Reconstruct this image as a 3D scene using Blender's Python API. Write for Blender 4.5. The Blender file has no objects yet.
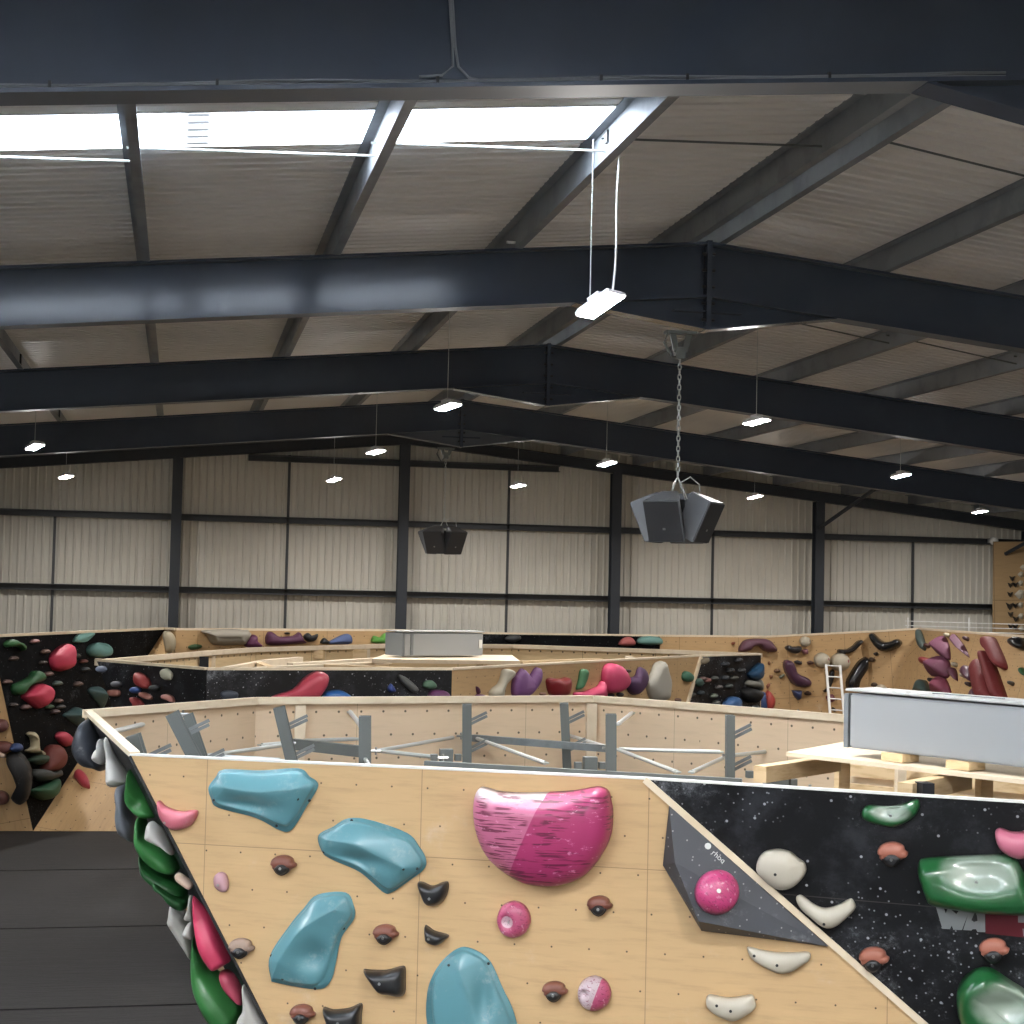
import bpy, bmesh, math, random
from mathutils import Vector, Matrix
rnd = random.Random(7)
SC = bpy.context.scene
COL = SC.collection

# ---------------------------------------------------------------- camera frame (survey of the hall: x right, y depth, z up)
FPX = 1602.6; YAW = .2040; PIT = .0478; ROL = .0224; CAMZ = 4.1
F = Vector((math.sin(YAW)*math.cos(PIT), math.cos(YAW)*math.cos(PIT), math.sin(PIT)))
R0 = Vector((math.cos(YAW), -math.sin(YAW), 0)); U0 = R0.cross(F)
RR = math.cos(ROL)*R0 + math.sin(ROL)*U0; UU = -math.sin(ROL)*R0 + math.cos(ROL)*U0
CP = Vector((0, 0, CAMZ))
def ray(x, y): return F + (x-512)/FPX*RR - (y-512)/FPX*UU
def atz(x, y, z): d = ray(x, y); return CP + d*((z-CAMZ)/d.z)
def aty(x, y, Y): d = ray(x, y); return CP + d*(Y/d.y)
def atd(x, y, D): return CP + ray(x, y)*D

# ---------------------------------------------------------------- colours and materials
def lin(c): return c/12.92 if c <= .04045 else ((c+.055)/1.055)**2.4
def rgb(r, g, b): return (lin(r/255), lin(g/255), lin(b/255), 1)
class MT:
    def __init__(s, name, col=(.5,.5,.5,1), rough=.5, metal=0, spec=.5, coat=0):
        s.m = bpy.data.materials.new(name); s.m.use_nodes = True
        s.n = s.m.node_tree.nodes; s.l = s.m.node_tree.links
        s.b = s.n['Principled BSDF']
        s.b.inputs['Base Color'].default_value = col; s.b.inputs['Roughness'].default_value = rough
        s.b.inputs['Metallic'].default_value = metal; s.b.inputs['Specular IOR Level'].default_value = spec
        s.b.inputs['Coat Weight'].default_value = coat; s.b.inputs['Coat Roughness'].default_value = .15
        s.c = s.n.new('ShaderNodeTexCoord'); s.col = None; s.base = col
    def put(s, sock, v):
        if hasattr(v, 'is_output'): s.l.new(v, sock)
        else: sock.default_value = v
    def math(s, op, a, b=0., c=0., clamp=False):
        n = s.n.new('ShaderNodeMath'); n.operation = op; n.use_clamp = clamp
        for i, v in enumerate((a, b, c)): s.put(n.inputs[i], v)
        return n.outputs[0]
    def xyz(s):
        n = s.n.new('ShaderNodeSeparateXYZ'); s.l.new(s.c.outputs['Object'], n.inputs[0]); return n.outputs
    def mapc(s, scale=(1,1,1), rot=(0,0,0), loc=(0,0,0)):
        n = s.n.new('ShaderNodeMapping'); s.l.new(s.c.outputs['Object'], n.inputs[0])
        n.inputs['Scale'].default_value = scale; n.inputs['Rotation'].default_value = rot; n.inputs['Location'].default_value = loc
        return n.outputs[0]
    def noise(s, scale, vec=None, detail=4, rough=.6):
        n = s.n.new('ShaderNodeTexNoise'); n.inputs['Scale'].default_value = scale; n.inputs['Detail'].default_value = detail
        n.inputs['Roughness'].default_value = rough
        s.l.new(vec or s.c.outputs['Object'], n.inputs['Vector']); return n.outputs['Fac']
    def vor(s, scale, vec=None, rand=1):
        n = s.n.new('ShaderNodeTexVoronoi'); n.voronoi_dimensions = '2D'; n.inputs['Scale'].default_value = scale; n.inputs['Randomness'].default_value = rand
        s.l.new(vec or s.c.outputs['Object'], n.inputs['Vector']); return n.outputs['Distance']
    def step(s, v, a, b, lo=0., hi=1.):
        n = s.n.new('ShaderNodeMapRange'); n.interpolation_type = 'SMOOTHSTEP'
        s.put(n.inputs['Value'], v); n.inputs['From Min'].default_value = a; n.inputs['From Max'].default_value = b
        n.inputs['To Min'].default_value = lo; n.inputs['To Max'].default_value = hi; return n.outputs[0]
    def over(s, col, fac):            # lay a colour over what is there
        n = s.n.new('ShaderNodeMix'); n.data_type = 'RGBA'
        s.put(n.inputs[0], fac); s.put(n.inputs[6], s.col or s.base); s.put(n.inputs[7], col); s.col = n.outputs[2]; return s
    def bump(s, h, strength=.3, dist=.01):
        n = s.n.new('ShaderNodeBump'); n.inputs['Strength'].default_value = strength; n.inputs['Distance'].default_value = dist
        s.l.new(h, n.inputs['Height']); s.l.new(n.outputs[0], s.b.inputs['Normal']); return s
    def done(s):
        if s.col: s.l.new(s.col, s.b.inputs['Base Color'])
        return s.m

def ply_mat(name, col, u0=0., v0=0., pu=1.22, pv=1.22, dots=True, dot=.0065, chalk=.25, grain=1., seam=.0028):
    t = MT(name, col, .55, spec=.3)
    dk = tuple(c*.72 for c in col[:3])+(1,); lt = tuple(min(1, c*1.18) for c in col[:3])+(1,)
    t.over(dk, t.step(t.noise(3., t.mapc((1, 9, 1)), 6, .65), .45, .75, 0, .55*grain))
    t.over(lt, t.step(t.noise(1.3, t.mapc((1, 5, 1), loc=(3, 1, 0)), 5), .5, .8, 0, .6*grain))
    t.over((.75,.72,.68,1), t.step(t.noise(2.2, t.mapc(loc=(7, 2, 5)), 7, .7), .58, .78, 0, chalk))
    x, y, z = t.xyz()
    def dist(v, o, p): return t.math('MULTIPLY', t.math('ABSOLUTE', t.math('SUBTRACT', t.math('FRACT', t.math('ADD', t.math('DIVIDE', t.math('SUBTRACT', v, o), p), .5)), .5)), p)
    if pu: 
        sd = t.math('MINIMUM', dist(x, u0, pu), dist(y, v0, pv))
        t.over(tuple(c*.35 for c in col[:3])+(1,), t.step(sd, seam*.4, seam, .75, 0))
    if dots:
        g = .203
        row = t.math('FLOOR', t.math('DIVIDE', y, g))
        xx = t.math('ADD', x, t.math('MULTIPLY', t.math('FRACT', t.math('MULTIPLY', row, .37)), g))
        a = dist(xx, .05, g); b = dist(y, g/2, g)
        d = t.math('SQRT', t.math('ADD', t.math('MULTIPLY', a, a), t.math('MULTIPLY', b, b)))
        t.over((.03,.025,.02,1), t.step(d, dot*.6, dot, .85, 0))
    return t.done()
def black_mat(name, v0=0., seam=True, chalk=1., col=rgb(12, 13, 17), rough=.5):
    t = MT(name, col, rough, spec=.35 if rough < .6 else .08)
    t.over((.035,.038,.045,1), t.step(t.noise(2.5, None, 8, .75), .47, .68, 0, .8*chalk))
    t.over((.34,.36,.39,1), t.step(t.noise(1.9, t.mapc(loc=(4.3, 1.7, 0)), 12, .85), .54, .72, 0, .8*chalk))
    a = t.vor(5.1); t.over((.55,.57,.6,1), t.step(a, .025, .045, .7*min(1, chalk*1.2), 0))
    b = t.vor(17., t.mapc(loc=(1, 2, 3))); k = t.step(t.noise(2.4, t.mapc(loc=(9, 4, 1)), 5), .46, .6)
    t.over((.5,.52,.55,1), t.math('MULTIPLY', t.step(b, .05, .10, .55*min(1, chalk*1.2), 0), k))
    if seam:
        x, y, z = t.xyz()
        t.over((.09,.08,.075,1), t.step(t.math('ABSOLUTE', t.math('SUBTRACT', y, v0)), .001, .0035, .6, 0))
    return t.done()
def hold_mat(name, col, rough=.38, chalk=.3, coat=0., scoop=None, dark=None, seedv=0.):
    """plastic of a climbing hold; scoop = (u, v, ru, rv) place rubbed white with chalk"""
    lm = .3*col[0]+.55*col[1]+.15*col[2]; col = tuple((c*.86+lm*.14)*.78 for c in col[:3])+(1,)
    t = MT(name, col, rough, spec=.5, coat=coat)
    t.over(tuple(c*.7 for c in col[:3])+(1,), t.step(t.noise(6, t.mapc(loc=(seedv, 0, 0)), 5), .5, .75, 0, .3))
    t.over((.62,.6,.58,1), t.step(t.noise(5, t.mapc(loc=(seedv+3, 2, 0)), 8, .75), .55, .8, 0, chalk))
    if scoop:
        x, y, z = t.xyz(); u, v, ru, rv = scoop
        a = t.math('DIVIDE', t.math('SUBTRACT', x, u), ru); b = t.math('DIVIDE', t.math('SUBTRACT', y, v), rv)
        d = t.math('ADD', t.math('MULTIPLY', a, a), t.math('MULTIPLY', b, b))
        d = t.math('ADD', d, t.math('MULTIPLY', t.noise(14, None, 6), .5))
        t.over((.36,.41,.36,1), t.step(d, .4, 1.35, .68, 0))
    return t.done()
def flat(name, col, rough=.5, metal=0., spec=.5): return MT(name, col, rough, metal, spec).m

STEEL = MT('painted_navy_steel', rgb(64, 72, 85), .15, spec=.38)
STEEL.over(rgb(74, 82, 95), STEEL.step(STEEL.noise(.9, None, 4), .45, .7, 0, .5))
STEEL.bump(STEEL.noise(70, None, 2), .12, .002); STEEL = STEEL.done(); STEEL_SHADED = MT('shaded_navy_steel', rgb(44, 49, 56), .5).m; STEELR = MT('painted_navy_steel_flange', rgb(84, 90, 98), .55).m  # gable frame: same navy paint, its shade put into a darker colour
PURL = MT('galvanised_purlin', rgb(134, 139, 144), .5, .2)
PURL.over(rgb(110, 114, 120), PURL.step(PURL.noise(2.5, None, 5), .45, .65, 0, .6)); PURL = PURL.done()
GIRT = MT('dark_girt_steel', rgb(66, 68, 70), .5, .2); GIRT = GIRT.done()
CLAD = MT('liner_sheet', rgb(204, 200, 189), .5); CLAD.over(rgb(188, 184, 173), CLAD.step(CLAD.noise(.8, None, 4), .45, .7, 0, .5)); CLAD = CLAD.done()
ROOF = MT('roof_liner_sheet', rgb(236, 233, 228), .5); ROOF.over(rgb(222, 219, 213), ROOF.step(ROOF.noise(.6, None, 3), .45, .7, 0, .5)); ROOF = ROOF.done()
MATM = MT('black_crash_mat', rgb(23, 23, 25), .75)
MATM.over(rgb(40, 39, 40), MATM.step(MATM.noise(2., MATM.mapc((.6, 5, 1)), 8, .75), .48, .75, 0, .6))
MATM.over(rgb(60, 59, 58), MATM.step(MATM.noise(.5, None, 8, .7), .55, .8, 0, .4))
MATM.bump(MATM.noise(5., MATM.mapc((.5, 4, 1)), 6, .7), .5, .05)
MATM = MATM.done()
DPLATE = flat('dark_cleat', rgb(24, 27, 33), .5)
GREY = MT('zinc_grey_steel', rgb(128, 134, 136), .42, .35); GREY.over(rgb(100, 106, 108), GREY.step(GREY.noise(7, None, 4), .4, .7, 0, .6)); GREY = GREY.done()
GREYL = MT('bright_zinc_tube', rgb(196, 200, 198), .35, .35); GREYL = GREYL.done()
GREYD = flat('grey_painted_steel', rgb(100, 105, 103), .5, .1)
WOOD = MT('pine_timber', rgb(216, 190, 150), .6, spec=.3)
WOOD.over(rgb(180, 146, 100), WOOD.step(WOOD.noise(4, WOOD.mapc((1, 1, 6)), 5), .45, .72, 0, .6)); WOOD = WOOD.done()
WOODL = MT('pale_ply_edge', rgb(226, 210, 184), .6, spec=.3)
WOODL.over(rgb(200, 180, 150), WOODL.step(WOODL.noise(5, None, 5), .45, .75, 0, .5)); WOODL = WOODL.done()
WHITE = flat('white_paint', rgb(225, 225, 222), .45)
BLACKP = MT('black_plastic', rgb(30, 31, 34), .4, coat=.3); BLACKP.over(rgb(75, 76, 80), BLACKP.step(BLACKP.noise(7, None, 7, .7), .5, .8, 0, .5)); BLACKP = BLACKP.done()
CABLE = flat('black_cable', rgb(30, 32, 36), .5); CABG = flat('grey_cable', rgb(124, 128, 134), .4)
BOLT = flat('zinc_bolt', rgb(170, 170, 168), .3, .9)

# ---------------------------------------------------------------- object helpers
def tag(o, label=None, cat=None, group=None, kind=None):
    if label: o['label'] = label
    if cat: o['category'] = cat
    if group: o['group'] = group
    if kind: o['kind'] = kind
    return o
def link(name, bm, mat, parent=None, M=None, smooth=False):
    bmesh.ops.recalc_face_normals(bm, faces=bm.faces)
    me = bpy.data.meshes.new(name); bm.to_mesh(me); bm.free()
    o = bpy.data.objects.new(name, me); COL.objects.link(o)
    for m in (mat if isinstance(mat, (list, tuple)) else [mat]): me.materials.append(m)
    if smooth:
        for p in me.polygons: p.use_smooth = True
    o.matrix_world = M or Matrix.Identity(4)
    if parent:
        o.parent = parent; o.matrix_parent_inverse = Matrix.Identity(4)
        o.matrix_basis = parent.matrix_world.inverted() @ (M or Matrix.Identity(4))
    return o
def empty(name, loc=(0,0,0), M=None):
    o = bpy.data.objects.new(name, None); COL.objects.link(o); o.empty_display_size = .1
    o.matrix_world = M or Matrix.Translation(Vector(loc)); 
    return o
def struct(o): o['kind'] = 'structure'; return o
def box(bm, a, b, M=None):
    a, b = Vector(a), Vector(b)
    vs = [bm.verts.new((M or Matrix.Identity(4)) @ Vector((x, y, z))) for x in (a.x, b.x) for y in (a.y, b.y) for z in (a.z, b.z)]
    for f in ((0,1,3,2),(4,6,7,5),(0,4,5,1),(2,3,7,6),(0,2,6,4),(1,5,7,3)): bm.faces.new([vs[i] for i in f])
def frame(p, zdir, up=Vector((0,0,1))):
    z = Vector(zdir).normalized(); x = up.cross(z)
    if x.length < 1e-4: x = Vector((1,0,0)).cross(z)
    x.normalize(); y = z.cross(x)
    return Matrix(((x.x,y.x,z.x,p[0]),(x.y,y.y,z.y,p[1]),(x.z,y.z,z.z,p[2]),(0,0,0,1)))
def bar(bm, a, b, w, h, up=Vector((0,0,1))):      # rectangular bar between two points; h along up
    a, b = Vector(a), Vector(b); M = frame(a, b-a, up)
    box(bm, (-w/2, -h/2, 0), (w/2, h/2, (b-a).length), M)
def prof(bm, a, b, pts, up=Vector((0,0,1))):      # extruded closed outline (x sideways, y up)
    a, b = Vector(a), Vector(b); M = frame(a, b-a, up); L = (b-a).length
    v0 = [bm.verts.new(M @ Vector((x, y, 0))) for x, y in pts]; v1 = [bm.verts.new(M @ Vector((x, y, L))) for x, y in pts]
    n = len(pts); bm.faces.new(v0[::-1]); bm.faces.new(v1)
    for i in range(n): bm.faces.new((v0[i], v0[(i+1)%n], v1[(i+1)%n], v1[i]))
def tube(bm, pts, r, n=8):
    pts = [Vector(p) for p in pts]; rings = []
    for i, p in enumerate(pts):
        d = (pts[min(i+1, len(pts)-1)]-pts[max(i-1, 0)])
        M = frame(p, d, Vector((0,0,1)) if abs(d.normalized().z) < .95 else Vector((1,0,0)))
        rings.append([bm.verts.new(M @ Vector((r*math.cos(2*math.pi*k/n), r*math.sin(2*math.pi*k/n), 0))) for k in range(n)])
    for a, b in zip(rings, rings[1:]):
        for k in range(n): bm.faces.new((a[k], a[(k+1)%n], b[(k+1)%n], b[k]))
    bm.faces.new(rings[0][::-1]); bm.faces.new(rings[-1])
def isec(w, h, tf, tw): return [(-w/2,-h/2),(w/2,-h/2),(w/2,-h/2+tf),(tw/2,-h/2+tf),(tw/2,h/2-tf),(w/2,h/2-tf),(w/2,h/2),(-w/2,h/2),(-w/2,h/2-tf),(-tw/2,h/2-tf),(-tw/2,-h/2+tf),(-w/2,-h/2+tf)]
NB = bmesh.new

# ---------------------------------------------------------------- the hall
XR, ZR, SL, DD = 4.2853, CAMZ+2.9521, .099, .467
YF = {-1: .84-.05, 0: 6.87, 1: 12.84, 2: 18.81, 3: 24.84}
YB = 31.0; XL, XE, YN = -12.0, 21.0, -5.0
def zr(X): return ZR - SL*abs(X-XR)
PH = .2                                                             # purlin height
def corr(bm, o, du, dn, dl, L, length, pitch=.143, dep=.03):        # trapezoid ribs repeated along du, running along dl
    n = max(1, round(L/pitch)); pitch = L/n; pr = []
    for i in range(n):
        a = i*pitch
        pr += [(a, 0), (a+pitch*.62, 0), (a+pitch*.72, -dep), (a+pitch*.9, -dep)]
    pr.append((n*pitch, 0))
    v0 = [bm.verts.new(o+du*a+dn*h) for a, h in pr]; v1 = [bm.verts.new(o+du*a+dn*h+dl*length) for a, h in pr]
    for i in range(len(pr)-1): bm.faces.new((v0[i], v0[i+1], v1[i+1], v1[i]))
def roof(name, side, y0, y1, x0, x1, mat):
    bm = NB(); s = side
    d = Vector((s, 0, -SL)); k = abs(x1-x0)
    corr(bm, Vector((XR+s*x0, y0, ZR+PH-SL*x0)), Vector((0,1,0)), Vector((0,0,-1)), d, y1-y0+.01, k, .155, .045)
    return link(name, bm, mat)
SKY0, SKY1 = 9.41, 10.16                                           # the rooflight of the first bay
RL = (XE-XR); LL = (XR-XL)
SKYX = 1.68
SK = [(-2.6, -1.85), (3.4, 4.15), (SKY0, SKY1)]
ya = YN
for i, (a, b) in enumerate(SK + [(YB, YB)]):
    struct(roof('ceiling', -1, ya, a, 0, LL, ROOF)); ya = b
    if a < YB: struct(roof('ceiling', -1, a, b, 0, SKYX, ROOF))
struct(roof('ceiling', 1, YN, YB, 0, RL, ROOF))
g = MT('rooflight_sheet'); nt = g.m.node_tree
tr = nt.nodes.new('ShaderNodeBsdfTransparent'); tl = nt.nodes.new('ShaderNodeBsdfTranslucent'); mx = nt.nodes.new('ShaderNodeMixShader')
tr.inputs[0].default_value = (.95,.97,1,1); tl.inputs[0].default_value = (.85,.88,.9,1)
g.base = (.62,.63,.64,1)
mx.inputs[0].default_value = .3
gx, gy, gz = g.xyz(); pt = g.math('MULTIPLY', g.step(g.math('ABSOLUTE', g.math('SUBTRACT', gx, .03)), .05, .13, 1, 0), g.step(g.math('SINE', g.math('MULTIPLY', gy, 40.)), -.6, .6, .45, .95))
g.base = (.95,.97,1,1); g.over((.022,.022,.022,1), pt); g.l.new(g.col, tr.inputs[0]); g.l.new(g.col, tl.inputs[0])
nt.links.new(tr.outputs[0], mx.inputs[1]); nt.links.new(tl.outputs[0], mx.inputs[2]); nt.links.new(mx.outputs[0], nt.nodes['Material Output'].inputs[0])
GL = g.m
for i, (a, b) in enumerate(SK): struct(roof('window_%d' % (i+1), -1, a, b, SKYX, LL, GL))
# gable wall behind, side walls, near wall
bm = NB(); corr(bm, Vector((XL, YB, 0)), Vector((1,0,0)), Vector((0,1,0)), Vector((0,0,1)), XE-XL, ZR+PH+.0, .142, .03)
wb = struct(link('wall_back', bm, CLAD))
bm = NB(); corr(bm, Vector((XL, YN, 0)), Vector((0,1,0)), Vector((-1,0,0)), Vector((0,0,1)), YB-YN, zr(XL)+PH, .142, .03); struct(link('wall_left', bm, CLAD))
bm = NB(); corr(bm, Vector((XE, YN, 0)), Vector((0,1,0)), Vector((1,0,0)), Vector((0,0,1)), YB-YN, zr(XE)+PH, .142, .03); struct(link('wall_right', bm, CLAD))
bm = NB(); box(bm, (XL, YN-.1, 0), (XE, YN, ZR+PH)); struct(link('wall_front', bm, CLAD))
bm = NB(); box(bm, (XL, YN, -.1), (XE, YB, 0)); struct(link('floor', bm, flat('screed', rgb(70,70,72), .8)))

# portal frames
side_words = {-1: 'left', 1: 'right'}
def rafter(bm, Y, s, w=.19, d=DD):
    L = LL if s < 0 else RL
    a = Vector((XR, Y, ZR-d/2)); b = Vector((XR+s*L, Y, ZR-d/2-SL*L))
    prof(bm, a, b, isec(w, d, .02, .014))
def portal(Y, label, H=1.15):
    t = empty('portal_frame', (XR, Y, 0)); tag(t, label, 'steel frame', 'navy portal frames under the roof')
    for s in (-1, 1):
        bm = NB(); rafter(bm, Y, s); ro = link('rafter', bm, [STEEL, STEELR], t)
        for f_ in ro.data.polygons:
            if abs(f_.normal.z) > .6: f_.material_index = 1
        L = (LL if s < 0 else RL)-.3
        bm = NB(); X = XR+s*L; prof(bm, (X, Y, 0), (X, Y, zr(X)-DD), isec(.2, .4, .02, .014), Vector((1,0,0))); link('column', bm, STEEL, t)
        bm = NB(); hd = .27                               # tapered haunch at the ridge
        zb = ZR-DD
        for q in ((-.007, .007, 1),):
            v = [bm.verts.new((XR+s*x, Y+dy, z)) for dy in (-.007, .007) for x, z in ((0, zb+.01), (H, zb-SL*H+.01), (0, zb-hd))]
            bm.faces.new(v[:3]); bm.faces.new(v[3:][::-1])
            for i in range(3): bm.faces.new((v[i], v[(i+1)%3], v[3+(i+1)%3], v[3+i]))
        bar(bm, (XR, Y, zb-hd), (XR+s*H, Y, zb-SL*H), .17, .014)
        link('haunch', bm, STEELR if Y > 20 else STEEL, t)
    bm = NB(); box(bm, (XR-.022, Y-.1, ZR-DD-.28), (XR+.022, Y+.1, ZR+.01)); link('ridge_plate', bm, STEEL, t)
    for k in range(5):
        for dy in (-.07,):
            bm = NB(); tube(bm, [(XR-.055, Y+dy, ZR-.1-k*.14), (XR+.055, Y+dy, ZR-.1-k*.14)], .014, 6); link('bolt', bm, DPLATE, t)
    for s in (-1, 1):
        bm = NB(); box(bm, (XR+s*.03, Y-.09, ZR-DD-.13), (XR+s*.3, Y-.008, ZR-DD-.118)); link('stiffener', bm, STEEL, t)
    return t
ft = {}
ft[-1] = portal(YF[-1], 'navy steel roof frame almost overhead, above the camera')
ft[0] = portal(YF[0], 'huge navy steel roof beam across the top edge of the photo', .96)
ft[1] = portal(YF[1], 'navy steel roof beam with white sheen, second from the top of the photo')
ft[2] = portal(YF[2], 'dark navy roof beam third from the top, behind the sheeny beam')
ft[3] = portal(YF[3], 'farthest free dark roof beam, last before the gable wall')
# gable frame
YG = 30.66; GD = .21
t = empty('gable_frame', (XR, YG, 0)); tag(t, 'shade-darkened gable end frame with four visible posts against the corrugated wall', 'steel frame')
for s in (-1, 1):
    bm = NB(); L = LL if s < 0 else RL; prof(bm, (XR, YG, ZR-GD/2), (XR+s*L, YG, ZR-GD/2-SL*L), isec(.17, GD, .014, .012)); link('gable_rafter', bm, STEEL_SHADED, t)
for px, py in ((-50, 560), (175, 560), (403, 560), (616, 560), (820, 560), (1030, 560)):
    p = aty(px, py, YG-.1); bm = NB()
    prof(bm, (p.x, YG, 0), (p.x, YG, zr(p.x)-GD), isec(.19, .2, .014, .012), Vector((0,1,0))); link('gable_post', bm, STEEL_SHADED, t)
p = aty(820, 497, YG-.1)
bm = NB(); tube(bm, [(p.x, YG-.1, zr(p.x)-.75), (p.x+.5, YG-1.6, zr(p.x+.5)+.02)], .04); link('knee_brace', bm, STEEL_SHADED, t)
p = aty(1010, 530, YG-.1)
bm = NB(); tube(bm, [(p.x-.1, YG-.1, zr(p.x)-.75), (p.x+.5, YG-1.6, zr(p.x+.5)+.02)], .04); link('knee_brace', bm, STEEL_SHADED, t)
GZ = [(CAMZ+2.39, 'top girt, just under the ridge'), (CAMZ+1.2107, 'girt at mid height of the visible cladding'), (CAMZ-.1594, 'girt a little above the climbing walls')]
for z, w in GZ:
    hx = (ZR-.26-z)/SL; a = max(XL+.1, XR-hx); b = min(XE-.1, XR+hx); bm = NB()
    prof(bm, (a, YB-.105, z), (b, YB-.105, z), [(-.07,-.06),(.07,-.06),(.07,.06),(-.07,.06),(-.07,.05),(.06,.05),(.06,-.05),(-.07,-.05)])
    tag(link('cladding_girt', bm, GIRT), 'dark horizontal rail on the back wall, ' + w, 'girt', 'rails of the gable wall')
for px, y0, y1, w in ((55, 515, 632, 'leftmost, above the black wall'), (290, 455, 632, 'between first and second post'), (510, 468, 632, 'behind the small speaker cluster'), (714, 530, 640, 'between third and fourth post'), (914, 542, 640, 'near the tall plywood wall')):
    a = aty(px, y0, YB-.08); bm = NB(); box(bm, (a.x-.025, YB-.045, 0), (a.x+.025, YB-.02, a.z)); 
    tag(link('sag_rod', bm, GIRT), 'thin dark upright strip on the gable cladding, ' + w, 'rod', 'thin uprights of the gable wall')

# purlins
def purlin_profile():
    h, w, t = PH, .065, .012
    return [(-w, 0), (0, 0), (0, h-t), (w, h-t), (w, h), (-t, h), (-t, t), (-w, t)]
words = ['ridge', 'first', 'second', 'third', 'fourth', 'fifth', 'sixth', 'seventh', 'eighth', 'ninth', 'tenth', 'eleventh']
PX = []
for s in (-1, 1):
    off = .1905 if s < 0 else .0808
    for i in range(0, 11):
        X = XR+s*(off+1.4856*i)
        if X < XL+.2 or X > XE-.2: continue
        X0 = X; PX.append((X, s, i))
        bm = NB(); z = zr(X)
        prof(bm, (X, YN+.1, z), (X, YB-.15, z), [(x*(1 if s > 0 else 1), y) for x, y in purlin_profile()])
        w = ('ridge purlin on the %s of the pair' % side_words[s]) if i == 0 else 'roof purlin, %s %s of the ridge pair' % (words[i], side_words[s])
        t = link('roof_purlin', bm, PURL); tag(t, 'long grey steel ' + w, 'purlin', 'roof purlins')
        for k in YF:
            bm = NB(); box(bm, (X+.004, YF[k]-.05, z+.001), (X+.03, YF[k]+.05, z+PH-.02)); link('cleat', bm, DPLATE, t)
# sag rods between purlins, one row in the middle of each bay
bays = [(-1, 0, 'bay overhead'), (0, 1, 'nearest visible bay'), (1, 2, 'second bay'), (2, 3, 'third bay')]
PXL = sorted(PX)
for a, b, bw in bays:
    Y = {0: 9.9}.get(a, (YF[a]+YF[b])/2)
    for (x0, s0, i0), (x1, s1, i1) in zip(PXL, PXL[1:]):
        if x1-x0 < .5: continue
        bm = NB(); up, dn = (.13, .06) if x0 < XR else (.06, .13)
        tube(bm, [(x0-.03, Y, zr(x0)+(up if x0 < XR else .14)), (x1+.03, Y+.0, zr(x1)+(.05))], .008, 6)
        w = '%s to %s purlin %s of the ridge' % (words[min(i0, i1)], words[max(i0, i1)], 'left' if x0 < XR else 'right')
        tag(link('tie_rod', bm, GREYL if (x1 < XR-1 and a == 0) else GREYD), 'thin tie rod, %s, %s' % (w, bw), 'rod', 'tie rods between purlins')

# ---------------------------------------------------------------- lamps
EM = MT('lamp_diffuser', (1,1,1,1)); EM.b.inputs['Emission Color'].default_value = (1, .965, .93, 1); EM.b.inputs['Emission Strength'].default_value = 1000.; EM = EM.m
LHOUS = flat('lamp_housing', rgb(205, 205, 208), .4)
def lamp(P, rz, label, tilt=(.0, .0), scale=1., wires=None):
    M = Matrix.Translation(P) @ Matrix.Rotation(rz, 4, 'Z') @ Matrix.Rotation(tilt[0], 4, 'X') @ Matrix.Rotation(tilt[1], 4, 'Y')
    t = empty('high_bay_lamp', M=M); tag(t, label, 'lamp', 'hanging high bay lamps')
    a, b = .105*scale, .19*scale
    bm = NB()
    lo = [(-a,-b,0),(a,-b,0),(a,b,0),(-a,b,0)]; mid = [(-a,-b,.02),(a,-b,.02),(a,b,.02),(-a,b,.02)]; hi = [(-a*.8,-b*.85,.045),(a*.8,-b*.85,.045),(a*.8,b*.85,.045),(-a*.8,b*.85,.045)]
    V = [[bm.verts.new(q) for q in r] for r in (lo, mid, hi)]
    for u, v in zip(V, V[1:]):
        for k in range(4): bm.faces.new((u[k], u[(k+1)%4], v[(k+1)%4], v[k]))
    bm.faces.new(V[0][::-1]); bm.faces.new(V[2])
    link('housing', bm, LHOUS, t, M)
    bm = NB(); box(bm, (-.07*scale, -.06*scale, .045), (.07*scale, .06*scale, .075)); link('driver_box', bm, LHOUS, t, M)
    bm = NB(); box(bm, (-a*.86, -b*.9, -.006), (a*.86, b*.9, -.001)); link('diffuser', bm, EM, t, M)
    ws = wires or [((0, .0), 0.0)]
    for (dx, dy), lean in ws:
        q = M @ Vector((dx, dy, .07)); top = zr(q.x)+.13
        bm = NB(); pts = [q+Vector((0, 0, 0))]
        n = 8
        for k in range(1, n+1):
            f = k/n; pts.append(Vector((q.x+lean*f*f*.0+.012*math.sin(f*7)*(1-f)*(1 if lean else 0)+lean*f, q.y, q.z+(top-q.z)*f)))
        tube(bm, pts, .007 if lean else .0035, 6); link('suspension_wire', bm, WHITE if lean else GREYL, t)
    return t
LZ = CAMZ+1.85
lampspec = [(601, 306, 9.84, 'largest and nearest white hanging lamp, glowing below the bright rooflight'),
 (448, 407, 15.84, 'lit lamp in front of the third beam, left of the ridge haunch'), (757, 422, 15.84, 'lit lamp right of the large speaker chain'),
 (35, 447, 21.8, 'lit lamp at the far left edge under the beams'), (376, 452, 21.8, 'lit lamp beside the second gable post'),
 (607, 464, 21.8, 'lit lamp above the third gable post'), (901, 476, 21.8, 'lit lamp in front of the beam at right, over the stripped corner wall'),
 (66, 477, 27.8, 'small far lamp at left, under the lamp at the left edge'), (334, 480, 27.8, 'small far lamp between first and second gable posts'),
 (518, 486, 27.8, 'small far lamp right of the small speaker cluster'), (755, 497, 27.8, 'small far lamp right of the large speaker cluster'),
 (980, 512, 27.8, 'small far yellowish lamp near the right edge')]
for x, y, Y, lab in lampspec:
    P = aty(x, y, Y); 
    lamp(P, .55 if Y > 10 else .62, lab, (-.2-.06*rnd.uniform(-1, 1), .03) if Y > 10 else (-.42, .0), .72 if Y > 10 else .8, wires=[((.04, -.1), .03), ((.0, .07), 0.)] if Y < 10 else None)
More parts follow.
